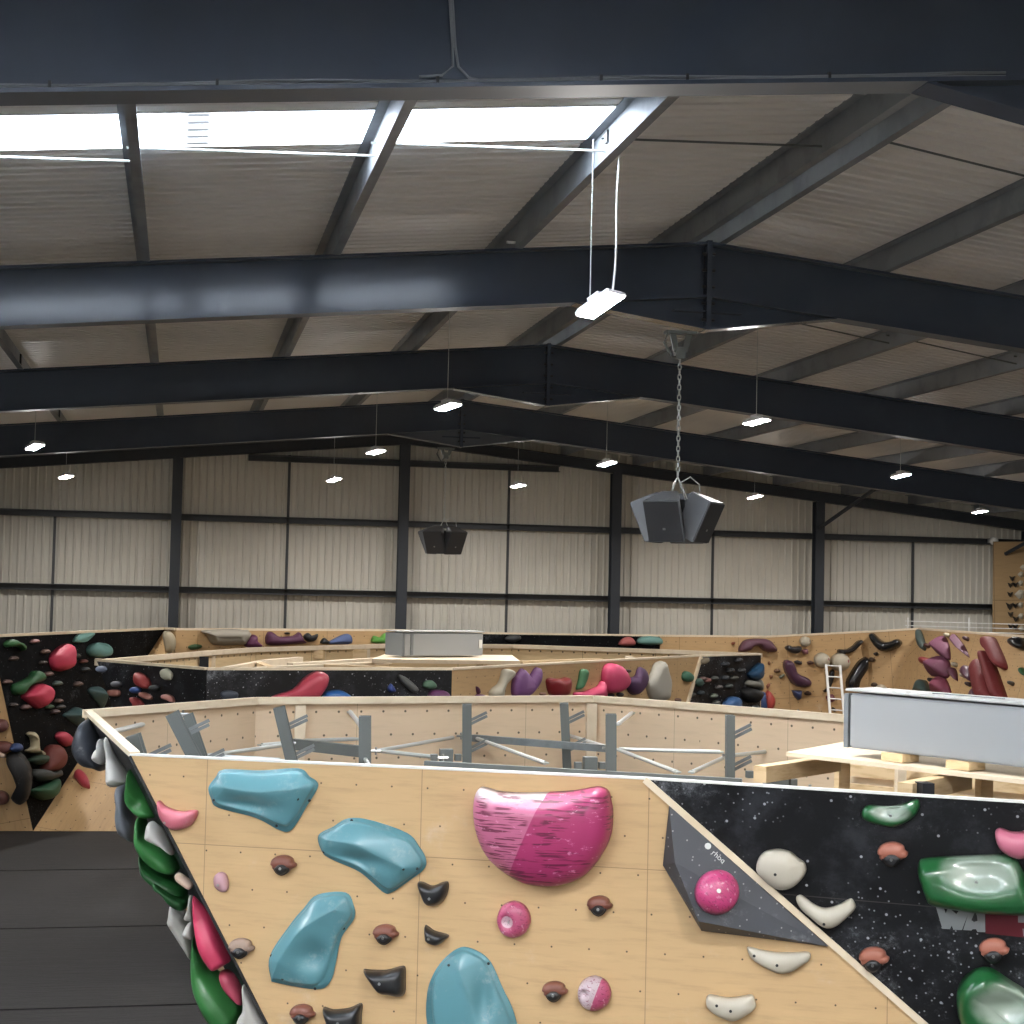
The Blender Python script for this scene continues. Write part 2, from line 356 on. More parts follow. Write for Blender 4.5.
for X in (-6.5, -1.8, 3., 8., 13.):
    for Y in (3.9, -1.3):
        lamp(Vector((X, Y, LZ)), .4, 'lit hanging lamp above and behind the camera', group if False else (0, 0)) if False else lamp(Vector((X, Y, LZ)), .4, 'lit hanging lamp above and behind the viewpoint', scale=.8)
for X, Y in ((-6.5, 9.84), (13.5, 9.84), (-5., 15.84), (14., 15.84), (9.3,9.84)):
    lamp(Vector((X, Y, LZ)), .4, 'lit hanging lamp outside the edges of the view', scale=.72)
# junction box and conduit by the near lamp
p = aty(610, 137, 9.84)
bm = NB(); box(bm, (p.x-.03, p.y-.03, p.z-.04), (p.x+.03, p.y+.03, p.z+.04)); tag(link('junction_box', bm, BLACKP), 'small black junction box on the purlin above the nearest lamp', 'box')
p = aty(521, 243, YF[1]-.12)
bm = NB(); bmesh.ops.create_uvsphere(bm, u_segments=14, v_segments=10, radius=.035, matrix=Matrix.Translation(p)); box(bm, p+Vector((-.12,-.01,-.01)), p+Vector((-.02,.01,.01)))
tag(link('round_sensor', bm, WHITE, smooth=True), 'round white sensor with side arm on top of the sheeny beam', 'sensor')
# cable run along the big near beam
YW = YF[0]-.012
t = empty('cable_run', (0, YW, ZR-DD)); tag(t, 'black cable run clipped along the lower edge of the top beam', 'cable')
def wz(X, o): return zr(X)-DD+o
bm = NB()
for o, r, ph in ((.052, .006, 0), (.040, .006, 1), (.046, .005, 2.2)):
    pts = [(X, YW-.012, wz(X, o+.006*math.sin(X*4+ph))) for X in [XL+1+.25*k for k in range(int((XR-.05-XL-1)/.25))]]
    tube(bm, pts, r, 6)
link('cable', bm, CABG, t)
p = aty(455, 70, YW); bm = NB()
for s in (-1, 1):
    tube(bm, [(p.x+s*.16, YW-.016, wz(p.x, .05)), (p.x+s*.06, YW-.016, wz(p.x, .065)), (p.x+s*.012, YW-.016, wz(p.x, .11)), (p.x-.01+s*.006, YW-.016, wz(p.x, .2)), (p.x-.03+s*.006, YW-.016, zr(p.x)-.03)], .006, 6)
link('branch_cable', bm, CABG, t)
for px in (50, 217, 437, 600, 686, 828):
    p = aty(px, 84, YW); bm = NB(); box(bm, (p.x-.006, YW-.024, wz(p.x, .025)), (p.x+.006, YW-.001, wz(p.x, .065))); link('cable_clip', bm, DPLATE, t)

# ---------------------------------------------------------------- speaker clusters
GRILL = MT('speaker_grille', rgb(44, 45, 48), .6); GRILL = GRILL.done()
CAB = flat('grey_speaker_cabinet', rgb(98, 101, 106), .5); CABD = flat('dark_speaker_cabinet', rgb(62, 63, 66), .5)
def cluster(px, ytop, ybot, Ybeam, label, rot, cab, sc=1., link_mesh=True):
    Pt = aty(px, ytop, Ybeam); Pb = Vector((Pt.x, Pt.y, aty(px, ybot, Ybeam).z))
    t = empty('speaker_cluster', Pb); tag(t, label, 'speakers')
    bm = NB()
    zt = ZR-DD-.42
    for dx in (-.05, .06): bar(bm, Pt+Vector((dx*.6, 0, -.06)), Vector((Pt.x+dx*1.4, Pt.y, zt+.12)), .02, .05)
    box(bm, (Pt.x-.13, Pt.y-.05, zt+.10), (Pt.x+.13, Pt.y+.05, zt+.125)); box(bm, (Pt.x-.04, Pt.y-.03, Pt.z-.12), (Pt.x+.04, Pt.y+.03, Pt.z-.02))
    tube(bm, [(Pt.x-.12, Pt.y-.04, zt+.1), (Pt.x-.15, Pt.y-.04, zt+.02), (Pt.x-.08, Pt.y-.03, zt-.1), (Pt.x-.02, Pt.y, Pt.z-.1)], .012, 6)
    link('beam_clamp', bm, GREYD, t)
    bm = NB(); z = Pt.z-.1; k = 0; top = Pb.z+.28*sc
    while z > top:                                               # chain of real links, alternately turned
        n = 10; ring = []
        for i in range(n):
            a = 2*math.pi*i/n; q = Vector((.014*math.cos(a), 0, .028*math.sin(a)))
            if k % 2: q = Vector((0, q.x, q.z))
            ring.append(Vector((Pt.x, Pt.y, z))+q)
        for i in range(n): tube(bm, [ring[i], ring[(i+1)%n]], .0045, 4)
        z -= .043; k += 1
    link('hanging_chain', bm, GREYL, t)
    bm = NB()
    for a in range(4): tube(bm, [(Pt.x, Pt.y, top), (Pt.x+.1*sc*math.cos(a*1.57+.6), Pt.y+.1*sc*math.sin(a*1.57+.6), Pb.z+.1*sc)], .006, 5)
    tube(bm, [(Pt.x+.02, Pt.y-.02, top-.05), (Pt.x+.1, Pt.y-.03, top-.0), (Pt.x+.18, Pt.y-.03, top-.06), (Pt.x+.2, Pt.y, Pb.z+.12)], .006, 5)
    link('rigging', bm, GREYL, t)
    bm = NB(); box(bm, (Pb.x-.05, Pb.y-.05, Pb.z-.12), (Pb.x+.05, Pb.y+.05, Pb.z+.1)); link('cluster_bracket', bm, DPLATE, t)
    for a in rot:
        M = Matrix.Translation(Pb) @ Matrix.Rotation(a, 4, 'Z') @ Matrix.Translation((0, -.075*sc, .0)) @ Matrix.Rotation(math.radians(24), 4, 'X')
        fw, bw, d, h = .155*sc, .07*sc, .22*sc, .175*sc
        bm = NB(); lo = [(-fw, -d, -h), (fw, -d, -h), (bw, 0, -h), (-bw, 0, -h)]; hi = [(x, y, h) for x, y, _ in lo]
        V = [[bm.verts.new(q) for q in r] for r in (lo, hi)]
        for k in range(4): bm.faces.new((V[0][k], V[0][(k+1)%4], V[1][(k+1)%4], V[1][k]))
        bm.faces.new(V[0][::-1]); bm.faces.new(V[1]); bmesh.ops.bevel(bm, geom=bm.edges[:], offset=.008*sc, segments=2, affect='EDGES')
        s = link('speaker', bm, cab, t, M)
        bm = NB(); box(bm, (-fw*.93, -d-.006, -h*.94), (fw*.93, -d-.0005, h*.94)); link('grille', bm, GRILL, s, M)
        bm = NB(); box(bm, (-.012, -d-.009, -h*.4), (.012, -d-.006, -h*.3)); link('badge', bm, BOLT, s, M)
cluster(680, 345, 512, YF[1]-.02, 'large grey four-speaker cluster hanging on a chain from the sheeny beam', [-.7, .85, 2.4, -2.3], CAB, 1.05)
cluster(446, 451, 537, YF[3]-.02, 'small dark speaker cluster hanging in front of the back wall', [-.7, .55, 2.3, -2.2], CABD, 1.1)
p = aty(994, 541, YB-.3)
bm = NB(); bmesh.ops.create_uvsphere(bm, u_segments=12, v_segments=8, radius=.09, matrix=Matrix.Translation(p)); box(bm, p+Vector((-.04, .0, -.04)), p+Vector((.04, .2, .04)))
tag(link('camera_dome', bm, WHITE, smooth=True), 'white dome camera at the top corner of the tall plywood wall', 'camera')

# ================================================================ climbing islands
class Plane:
    """vertical or leaning face: origin, u along it, v up it, n out of it"""
    def __init__(s, a, b, c):           # a -> b runs along the top, c lies below on the face
        a, b, c = Vector(a), Vector(b), Vector(c); s.o = a
        s.u = (b-a).normalized(); n = s.u.cross(a-c).normalized()
        if n.dot(CP-a) < 0: n = -n
        s.n = n; s.v = n.cross(s.u).normalized(); 
        if s.v.z < 0: s.u = -s.u; s.v = n.cross(s.u).normalized()
        s.M = Matrix(((s.u.x,s.v.x,s.n.x,a.x),(s.u.y,s.v.y,s.n.y,a.y),(s.u.z,s.v.z,s.n.z,a.z),(0,0,0,1)))
    def loc(s, P): q = Vector(P)-s.o; return (q.dot(s.u), q.dot(s.v))
    def hit(s, x, y): d = ray(x, y); return CP+d*((s.o-CP).dot(s.n)/d.dot(s.n))
    def uv(s, x, y): return s.loc(s.hit(x, y))
def panel(name, pl, P, mat, parent, th=.03):
    pts = [pl.loc(p) for p in P]; bm = NB()
    f = [bm.verts.new((x, y, 0)) for x, y in pts]; b = [bm.verts.new((x, y, -th)) for x, y in pts]
    bm.faces.new(f); bm.faces.new(b[::-1])
    for i in range(len(f)): j = (i+1) % len(f); bm.faces.new((f[i], b[i], b[j], f[j]))
    return link(name, bm, mat, parent, pl.M)
FZ = 0.0; TZ = CAMZ-1.0
def down(a, b):                         # follow the line a -> b on to the mat
    a, b = Vector(a), Vector(b); d = b-a; return a+d*((FZ+.3-a.z)/d.z)
MATZ = .3
# crash mats: two rows of thick black mats with open seams
for i, (y0, y1) in enumerate(((1.0, 4.6), (4.62, 8.2), (8.22, 11.8), (11.82, 15.9), (15.92, 19.4), (19.42, 22.9), (22.92, 30.3))):
    pass
P_tl = atz(130, 756, TZ); P_mid = atz(647, 779.5, TZ); P_tr = atz(1024, 803, TZ); P_tr2 = P_mid+(P_tr-P_mid)*1.9
P_rear = atz(85, 713.5, TZ)
A1 = Plane(P_tl, P_mid, P_tl-Vector((0,0,1)))                        # big plywood face
ar = A1.hit(267, 1024); P_bl = down(P_tl, ar)                        # leaning left edge
dg = A1.hit(926, 1024); P_dg = down(P_mid, dg)                       # diagonal between plywood and black
A2 = Plane(P_mid, P_tr, P_dg)
P_br = Vector((P_tr2.x, P_tr2.y, MATZ)) + Vector((A2.n.x*-0.0, 0, 0))
# bottom right corner must lie on the black face
q = A2.loc(P_tr2); P_br = P_tr2 - A2.v*((P_tr2.z-MATZ)/A2.v.z)
L1 = Plane(P_rear, P_tl, P_bl)                                       # overhanging left side
P_rl = P_bl + (P_rear-P_tl)*.12
isl = empty('climbing_island', (0, 10, MATZ)); tag(isl, 'nearest climbing island: plywood face with black triangle, open steel and timber frame behind', 'climbing wall')
PLYA = ply_mat('plywood_face', rgb(199, 167, 124), u0=A1.loc(P_mid)[0]+.012, v0=-.475, pu=1.248, dot=.0065)
panel('plywood_face', A1, [P_tl, P_mid, P_dg, P_bl], PLYA, isl)
BLKA = black_mat('black_face', v0=-.57, chalk=.8)
panel('black_face', A2, [P_mid, P_tr2, P_br, P_dg], BLKA, isl)
BLKL = black_mat('black_side', seam=False, chalk=.5)
panel('side_face', L1, [P_rear, P_tl, P_bl, P_rl], BLKL, isl)
# sawn plywood edges seen as pale lines
bm = NB(); bar(bm, P_tl+Vector((0,.02,.008)), P_mid+Vector((0,.015,.005)), .04, .012); bar(bm, P_mid+Vector((0,.015,.005)), P_tr2+Vector((0,.015,.005)), .04, .012)
link('top_edge', bm, WHITE, isl)
bm = NB(); o = A2.n*.012
prof(bm, P_mid-Vector((.012,0,.0))+A1.n*.006, P_dg-Vector((.012,0,0))+A1.n*.006, [(-.017,-.01),(.017,-.01),(.017,.008),(-.017,.008)], A1.n); link('panel_edge', bm, WOODL, isl)
dl = (P_rear-P_tl).normalized(); inn = Vector((-dl.y, dl.x, 0)); inn = inn if inn.x > 0 else -inn
bm = NB(); bar(bm, P_tl+inn*.025+Vector((0,0,.01)), P_rear+inn*.025+Vector((0,0,.01)), .06, .03); link('side_rim', bm, WOODL, isl)
bm = NB(); bar(bm, P_tl+A1.n*.003, P_bl+A1.n*.003, .014, .01, A1.n); link('corner_strip', bm, CABLE, isl)
# rear wall, seen from inside
rear_px = [(85, 713.5), (256, 700.5), (420, 698), (593, 698.5), (700, 706.5), (845, 718), (1100, 740)]
RP = [atz(x, y, TZ) for x, y in rear_px]
PLYI = ply_mat('plywood_back_side', rgb(218, 194, 164), u0=.9, v0=-3, pv=9, pu=1.6, dots=True, dot=.013, chalk=.1, grain=.5)
for i, (a, b) in enumerate(zip(RP, RP[1:])):
    if i in (1,): a, b = RP[1], RP[3]
    if i == 2: continue
    pl = Plane(a, b, a-Vector((0,0,1)))
    la = (b+(b-a)*.2 if i == 0 else a)-Vector((0,0,TZ-MATZ))
    panel('rear_panel', pl, [a, b, b-Vector((0,0,TZ-MATZ)), la], PLYI, isl)
    bm = NB(); bar(bm, a+Vector((0,-.03,.0)), b+Vector((0,-.03,.0)), .05, .06); link('rear_top_rail', bm, WOODL, isl)
for px, ln in ((300, 0), (590, 0), (900, 0)):
    pl = Plane(RP[1], RP[3], RP[1]-Vector((0,0,1))) if px < 595 else Plane(RP[4], RP[6], RP[4]-Vector((0,0,1)))
    p = pl.hit(px, 712); bm = NB(); box(bm, (p.x-.045, p.y-.08, MATZ), (p.x+.045, p.y-.02, TZ-.04)); link('rear_stud', bm, WOODL, isl)
# steel uprights: (top px, bottom px, width, depth plane)
def upright(x0, y0, x1, y1, w, D, two=True, nm='steel_upright'):
    a = atd(x0, y0, D); b = atd(x1, y1, D); b = a+(b-a)*2.2; b.z = max(b.z, MATZ)
    bm = NB(); prof(bm, a, b, [(-w/2,-.04),(w/2,-.04),(w/2,-.03),(-w/2+.008,-.03),(-w/2+.008,.03),(w/2,.03),(w/2,.04),(-w/2,.04)], -F)
    o = link(nm, bm, GREYD, isl)
    if two:
        d = (b-a).normalized(); s = d.cross(F).normalized()
        for k in (.18, .42):
            c = a+d*k; e = c-s*(.16 if s.x < 0 else -.16); bm = NB(); box(bm, (0,-.018,-.012), (.17,-.01,.012), Matrix.Translation(c+Vector((.03,.05,.0))) @ Matrix.Rotation(-.45, 4, 'Y'))
            box(bm, (0,.0,-.012), (.17,.008,.012), Matrix.Translation(c+Vector((.03,.05,.03))) @ Matrix.Rotation(-.45, 4, 'Y')); link('slotted_bracket', bm, GREY, o)
upright(172, 713, 195, 758, .09, 11.6); upright(188, 714, 203, 758, .065, 12.2, False); upright(279, 707, 292, 762, .085, 12.6)
upright(133, 735, 140, 758, .085, 10.2); upright(365, 716, 365, 764, .09, 12.4, False); upright(467, 704, 467, 762, .08, 13.9)
upright(564, 703, 567, 766, .075, 14.0); upright(611, 714, 611, 770, .08, 12.2, False); upright(730, 715, 730, 778, .065, 12.0)
TR = CAMZ-1.34
def trod(x0, y0, x1, y1, w=.035, h=.035, mat=None, z=TR, nm='bracing_tube', rd=True):
    a, b = atz(x0, y0, z), atz(x1, y1, z); bm = NB()
    if rd:
        tube(bm, [a, a+(b-a)*.5, b], w/2, 8)
        for p, q_ in ((a, b), (b, a)):                              # flattened bolted ends
            d = (q_-p).normalized(); bar(bm, p-d*.03, p+d*.07, .05, .012); 
    else: bar(bm, a, b, w, h)
    link(nm, bm, mat or GREYL, isl)
for r in ((262, 745, 291, 742.5), (293, 741, 463, 735.5), (376, 751, 461, 736), (376, 750.5, 443, 758), (473, 737, 545, 763), (473, 736, 560, 735.5),
          (564, 734, 607, 747), (619, 749, 720, 752), (619, 750, 677, 772), (692, 772, 727, 756), (205, 756, 291, 744), (214, 756, 280, 760), (362, 753, 369, 766), (727, 756, 772, 751)): trod(*r, w=.034)
trod(112, 732, 168, 718, .04, z=CAMZ-1.12)
trod(350, 712, 362, 727, .04, z=CAMZ-1.1); trod(618, 724, 632, 713, .035, z=CAMZ-1.1)
trod(293, 744, 361, 751.5, .05, .09, GREYD, rd=False, nm='steel_beam'); trod(473, 738, 607, 748.5, .05, .06, GREY, rd=False, nm='steel_beam')
trod(425, 763, 742, 781, .04, .035, GREYD, rd=False, nm='steel_beam')
for px, py in ((446, 758), (590, 766), (762, 775), (780, 783)):
    p = atz(px, py, TR); bm = NB(); box(bm, p+Vector((-.05,-.04,-.03)), p+Vector((.05,.04,.07))); box(bm, p+Vector((-.12,-.03,-.02)), p+Vector((-.07,.03,.03))); box(bm, p+Vector((.07,-.03,-.02)), p+Vector((.12,.03,.03)))
    link('beam_clamp', bm, GREYD, isl)
for px, py in ((443, 758), (461, 736), (376, 751), (291, 743), (607, 748), (727, 755), (183, 714), (810, 789)):
    p = atz(px, py, TR+.03) if py > 720 else atz(px, py, CAMZ-1.05); bm = NB(); tube(bm, [p+Vector((-.04,0,0)), p+Vector((.04,0,0))], .012, 6); tube(bm, [p+Vector((.0,-.0,-.03)), p+Vector((.0,0,.03))], .01, 6); link('bolt', bm, BOLT, isl)
# timber of the right part
def beamz(x0, y0, x1, y1, w, h, z, mat=WOOD, nm='timber_joist', par=None):
    a, b = atz(x0, y0, z), atz(x1, y1, z); bm = NB(); bar(bm, a-Vector((0,0,h/2)), b-Vector((0,0,h/2)), w, h); return link(nm, bm, mat, par or isl)
beamz(760, 766, 835, 755.5, .09, .10, CAMZ-1.06); beamz(905, 783, 965, 771.5, .09, .10, CAMZ-1.03)
p = atz(923, 783, CAMZ-1.03); bm = NB(); box(bm, p+Vector((-.035,-.07,-.13)), p+Vector((.035,.03,.006))); link('steel_strap', bm, DPLATE, isl)
p = atz(843, 755, CAMZ-1.07); bm = NB(); box(bm, (p.x-.04, p.y-.03, MATZ), (p.x+.04, p.y+.05, p.z-.01)); link('timber_post', bm, WOOD, isl)
p = atz(985, 771, CAMZ-1.07); bm = NB(); box(bm, (p.x-.04, p.y-.03, MATZ), (p.x+.04, p.y+.05, p.z-.01)); link('timber_post', bm, WOOD, isl)
for y0, y1, z_ in ((764, 783, -1.28), (773, 793, -1.36), (783, 802, -1.42)):
    beamz(848, y0, 1075, y1+4, .05, .085, CAMZ+z_, mat=WOODL if y0 == 773 else WOOD, nm='rear_batten')
for px in (905, 945, 1000):
    p = atz(px, 783, CAMZ-1.35); bm = NB(); box(bm, (p.x-.035, p.y+.05, p.z-.4), (p.x+.035, p.y+.1, p.z+.2)); link('short_stud', bm, WOODL, isl)
# plywood deck carrying the grey box
dk = [atz(786, 752, CAMZ-.99), atz(1120, 791, CAMZ-.99), atz(1130, 770, CAMZ-.99), atz(845, 741.5, CAMZ-.99)]
bm = NB(); f = [bm.verts.new(p) for p in dk]; b = [bm.verts.new(p-Vector((0,0,.025))) for p in dk]; bm.faces.new(f); bm.faces.new(b[::-1])
for i in range(4): bm.faces.new((f[i], b[i], b[(i+1)%4], f[(i+1)%4]))
link('plywood_deck', bm, WOODL, isl)

def grey_box(a, b, h, dep, z0, label, blocks, strip=True):
    a, b = Vector(a), Vector(b); a.z = b.z = z0; u = (b-a).normalized(); n = Vector((-u.y, u.x, 0)); L = (b-a).length
    M = Matrix(((u.x,n.x,0,a.x),(u.y,n.y,0,a.y),(u.z,n.z,1,z0),(0,0,0,1)))
    t = empty('grey_unit', M=M); tag(t, label, 'box')
    bm = NB(); box(bm, (.03, .0, .0), (L, dep, h-.03)); bmesh.ops.bevel(bm, geom=bm.edges[:], offset=.012, segments=2, affect='EDGES'); link('casing', bm, GBOX, t, M)
    bm = NB(); box(bm, (-.0, -.01, h-.018), (L+.02, dep+.01, h)); bmesh.ops.bevel(bm, geom=bm.edges[:], offset=.006, segments=2, affect='EDGES'); link('lid', bm, GBOXL, t, M)
    bm = NB(); box(bm, (-.004, -.01, -.0), (.028, dep+.01, h-.032)); link('end_panel', bm, GBOXD, t, M)
    if strip:
        bm = NB(); box(bm, (L*.26, dep*.35, h+.001), (L*.48, dep*.42, h+.006)); link('lid_slot', bm, GBOXD, t, M)
    else:
        bm = NB(); box(bm, (L-.08, -.016, h*.3), (L-.03, -.013, h*.65)); link('data_plate', bm, WHITE, t, M)
        bm = NB(); box(bm, (.13, -.014, .01), (.17, -.0, h-.04)); link('seam_strip', bm, GBOXD, t, M)
    for i, f in enumerate(blocks):
        bm = NB(); box(bm, (f, -.035, -.05), (f+.16, .12, -.002), M); tag(link('wood_block', bm, WOOD), 'short pine block, %s under the %s grey box' % ('left one' if i == 0 else 'right one', 'near' if strip else 'far'), 'block')
GBOX = flat('grey_sheet_metal', rgb(146, 150, 153), .5); GBOXL = flat('pale_lid_metal', rgb(182, 185, 185), .45); GBOXD = flat('grey_end_metal', rgb(112, 118, 122), .5)
zb = CAMZ-.935
grey_box(atz(845, 747, zb), atz(1024, 768, zb)+(atz(1024, 768, zb)-atz(845, 747, zb))*.75, .365, .27, zb, 'large pale grey metal box on the timber deck at the right edge', [.31, .78])
grey_box(atz(402, 656, CAMZ-.96), atz(483, 655.5, CAMZ-.96), .345, .45, CAMZ-.96, 'small distant grey metal box standing on the middle island', [], False)

# ---------------------------------------------------------------- middle island
isb = empty('climbing_island', (3, 20, MATZ)); tag(isb, 'middle climbing island, black face at left, plywood then black face at right', 'climbing wall')
BLKB = black_mat('black_face_middle', seam=False, chalk=.9); PLYB = ply_mat('plywood_face_middle', rgb(192, 160, 118), dot=.01, chalk=.2)
PLYC = ply_mat('plywood_back_middle', rgb(214, 188, 146), pu=1.3, dot=.02, chalk=.1, seam=.008)
fp = [(97, 661), (207, 670), (452, 670), (700, 656.5), (761, 655)]
FP = [atz(x, y, TZ) for x, y in fp]; dn = Vector((0,0,TZ-MATZ))
B = [Plane(a, b, a-Vector((0,0,1))) for a, b in zip(FP, FP[1:])]
bl = FP[0]-dn+(FP[1]-FP[0])*.85+Vector((0,0,0))
panel('black_face', B[0], [FP[0], FP[1], FP[1]-dn, bl], BLKB, isb)
panel('black_face', B[1], [FP[1], FP[2], FP[2]-dn, FP[1]-dn], BLKB, isb)
panel('plywood_face', B[2], [FP[2], FP[3], B[2].hit(684, 712)-Vector((0,0,.0)), B[2].hit(684, 712)-Vector((0,0,2.0)), FP[2]-dn], PLYB, isb)
hq = B[2].hit(684, 712); panel('black_face', B[2], [FP[3], hq, hq-Vector((0,0,2.0)), FP[3]-dn], BLKB, isb)
panel('black_face', B[3], [FP[3], FP[4], FP[4]-dn, FP[3]-dn], BLKB, isb)
B4 = Plane(FP[2], FP[3], FP[2]-Vector((0,0,1)))
# pale diagonal edge between plywood and black
bm = NB(); bar(bm, FP[3]+B4.n*.02, B4.hit(684, 712)+B4.n*.02, .07, .03, B4.n); link('panel_edge', bm, WOODL, isb)
bm = NB()
for a, b in zip(FP, FP[1:]): bar(bm, a+Vector((0,.03,.012)), b+Vector((0,.03,.012)), .07, .03)
link('top_edge', bm, WOODL, isb)
rp = [(97, 660), (212, 650.5), (256, 647.5), (390, 644), (512, 644.5), (662, 649.5), (761, 653.5)]
QP = [atz(x, y, TZ+.01) for x, y in rp]
for a, b in zip(QP, QP[1:]):
    pl = Plane(a, b, a-Vector((0,0,1))); panel('rear_panel', pl, [a, b, b-dn] if a is QP[0] else [a, b, b-dn, a-dn], PLYC, isb)
    bm = NB(); bar(bm, a-Vector((0,.04,.03)), b-Vector((0,.04,.03)), .06, .07); link('rear_top_rail', bm, WOODL, isb)
for px, py in ((212, 652), (284, 648), (322, 647), (366, 646), (418, 645), (527, 646), (570, 647.5), (668, 651)):
    p = atz(px, py, TZ-.02); bm = NB(); box(bm, (p.x-.05, p.y-.2, MATZ), (p.x+.05, p.y-.08, TZ-.06)); link('rear_stud', bm, WOODL, isb)
p = atz(205, 653, TZ-.02); bm = NB(); box(bm, (p.x-.08, p.y-.3, TZ-1.2), (p.x+.05, p.y-.25, TZ-.06)); link('steel_plate', bm, DPLATE, isb)
for px in (240, 316, 360, 463):
    p = atz(px, 654, TZ-.12); bm = NB(); box(bm, (p.x-.11, p.y-.06, p.z-.07), (p.x+.11, p.y+.0, p.z+.07)); link('spacer_block', bm, WOOD, isb)
for r in ((225, 667, 262, 660.5), (262, 660, 300, 657), (259, 662, 282, 671), (290, 663, 389, 657), (256, 667, 372, 662), (405, 667, 450, 672), (320, 664, 445, 669), (520, 661, 600, 658), (600, 663, 640, 658), (560, 664, 612, 660.5), (628, 656, 640, 661), (480, 664, 510, 657)):
    beamz(*r, .10, .1, CAMZ-1.04, WOODL if rnd.random() < .5 else WOOD, par=isb)
dk = [atz(372, 659, CAMZ-.985), atz(520, 661, CAMZ-.985), atz(512, 655, CAMZ-.985), atz(385, 654, CAMZ-.985)]
bm = NB(); f = [bm.verts.new(p) for p in dk]; b = [bm.verts.new(p-Vector((0,0,.05))) for p in dk]; bm.faces.new(f); bm.faces.new(b[::-1])
for i in range(4): bm.faces.new((f[i], b[i], b[(i+1)%4], f[(i+1)%4]))
link('plywood_deck', bm, WOODL, isb)

# ---------------------------------------------------------------- perimeter walls
wl = empty('climbing_wall', (-6, 25, MATZ)); tag(wl, 'leftmost climbing wall: overhanging black triangle between two plywood facets', 'climbing wall')
ZP = CAMZ-.88; BZ = MATZ-.0
def atf(x, y): return atz(x, y, BZ)
g0 = atz(-9, 637, ZP); g1 = atz(165, 629.3, ZP); gp = atz(33, 831, BZ)
def floor_px(x): return atz(x, 831, BZ)
G = Plane(g0, g1, gp)
BLKG = black_mat('black_triangle', seam=False, chalk=.2, col=rgb(9, 10, 12), rough=.7); PLYG = ply_mat('plywood_perimeter', rgb(190, 157, 114), u0=.4, pu=1.22, dot=.012, chalk=.25, seam=.006)
panel('black_face', G, [g0, g1, gp], BLKG, wl)
gl = floor_px(-75); gt = atz(-75, 640, ZP); GL1 = Plane(g0, gp, gl)
panel('plywood_face', GL1, [g0, gp, gl], PLYG, wl); GL2 = Plane(gt, g0, gl); panel('plywood_face', GL2, [gt, g0, gl], PLYG, wl)
gr = floor_px(165); GR = Plane(g1, gp, gr); panel('plywood_face', GR, [g1, gp, gr], PLYG, wl)
bm = NB(); bar(bm, g0+Vector((0,.03,.015)), g1+Vector((0,.03,.015)), .08, .04); bar(bm, gt+Vector((0,.03,.015)), g0+Vector((0,.03,.015)), .08, .04); link('top_edge', bm, WOODL, wl)
# long wall behind
YP = 30.25
wb2 = empty('climbing_wall', (6, YP, MATZ)); tag(wb2, 'rear climbing wall: long plywood face with a black section, its top seen behind the islands', 'climbing wall')
hp = [g1, aty(176, 630, 29.2), aty(395, 631, YP), aty(485, 634, YP), aty(660, 636.5, YP), aty(768, 637.5, YP), aty(869, 632.5, YP), aty(919, 629.5, 29.6)]
hm = [PLYG, PLYG, BLKG, BLKG, PLYG, PLYG, PLYG]
H = []
for i, (a, b) in enumerate(zip(hp, hp[1:])):
    pl = Plane(a, b, a-Vector((0,0,1))); H.append(pl)
    P = [a, b, Vector((b.x, b.y, BZ)), Vector((a.x, a.y, BZ))]
    if i == 0: P = [a, b, Vector((b.x, b.y, BZ)), Vector((a.x, a.y, BZ))]
    if i == 6:
        c = pl.hit(894, 688); c = a*0+b+(c-b)*((BZ-b.z)/(c.z-b.z)); P = [a, b, c, Vector((a.x, a.y, BZ))] 
    panel('black_face' if hm[i] is BLKG else 'plywood_face', pl, P, hm[i], wb2)
    bm = NB(); bar(bm, a+Vector((0,.04,.015)), b+Vector((0,.04,.015)), .08, .04); link('top_edge', bm, WOODL, wb2)
cx = hp[7]; cl_ = c; cr_ = atz(912, 806, BZ); H7 = Plane(cx, cr_, cl_)
panel('plywood_face', H7, [cx, cr_, cl_], PLYG, wb2)
we = atz(1024, 637.5, cx.z); we = cx+(we-cx)*1.25
H8 = Plane(cx, we, cr_); wq = H8.loc(we); wd = we-H8.v*((we.z-BZ)/H8.v.z)
wr = empty('climbing_wall', (15, 29, MATZ)); tag(wr, 'plywood climbing wall at right with red fins and mauve volumes, coming forward from the corner', 'climbing wall')
panel('plywood_face', H8, [cx, we, wd, cr_], PLYG, wr); bm = NB(); bar(bm, cx+Vector((0.03,.04,.015)), we+Vector((.03,.04,.015)), .08, .04); link('top_edge', bm, WOODL, wr)
# tall wall in the corner
ta = aty(993.5, 541.5, 30.6); tb = Vector((XE-.3, 30.0, ta.z+.1))
tw = empty('climbing_wall', (18, 30.5, MATZ)); tag(tw, 'tall plywood wall rising in the far right corner above the rail', 'climbing wall')
T1 = Plane(ta, tb, ta-Vector((0,0,1))); panel('plywood_face', T1, [ta, tb, Vector((tb.x, tb.y, MATZ)), Vector((ta.x, ta.y, MATZ))], ply_mat('tall_plywood', rgb(170, 142, 104), pu=2.4, pv=1.22, dots=False, chalk=.1, seam=.01), tw)
# guard rail before it
t = empty('guard_rail', aty(969, 635, 30.1)); tag(t, 'thin white guard rail in front of the tall plywood wall', 'railing')
a = aty(905, 624, 30.1); b = aty(1040, 628, 29.3)
for dz in (0, -.09, -.18):
    bm = NB(); tube(bm, [a+Vector((0,0,dz+.06)), b+Vector((0,0,dz+.06))], .009, 6); link('rail', bm, WHITE, t)
for px in (908, 969, 1030):
    p = aty(px, 617.5, 30.1-.8*(px-905)/135); bm = NB(); tube(bm, [(p.x, p.y, MATZ), p], .014, 6); link('rail_post', bm, WHITE, t)
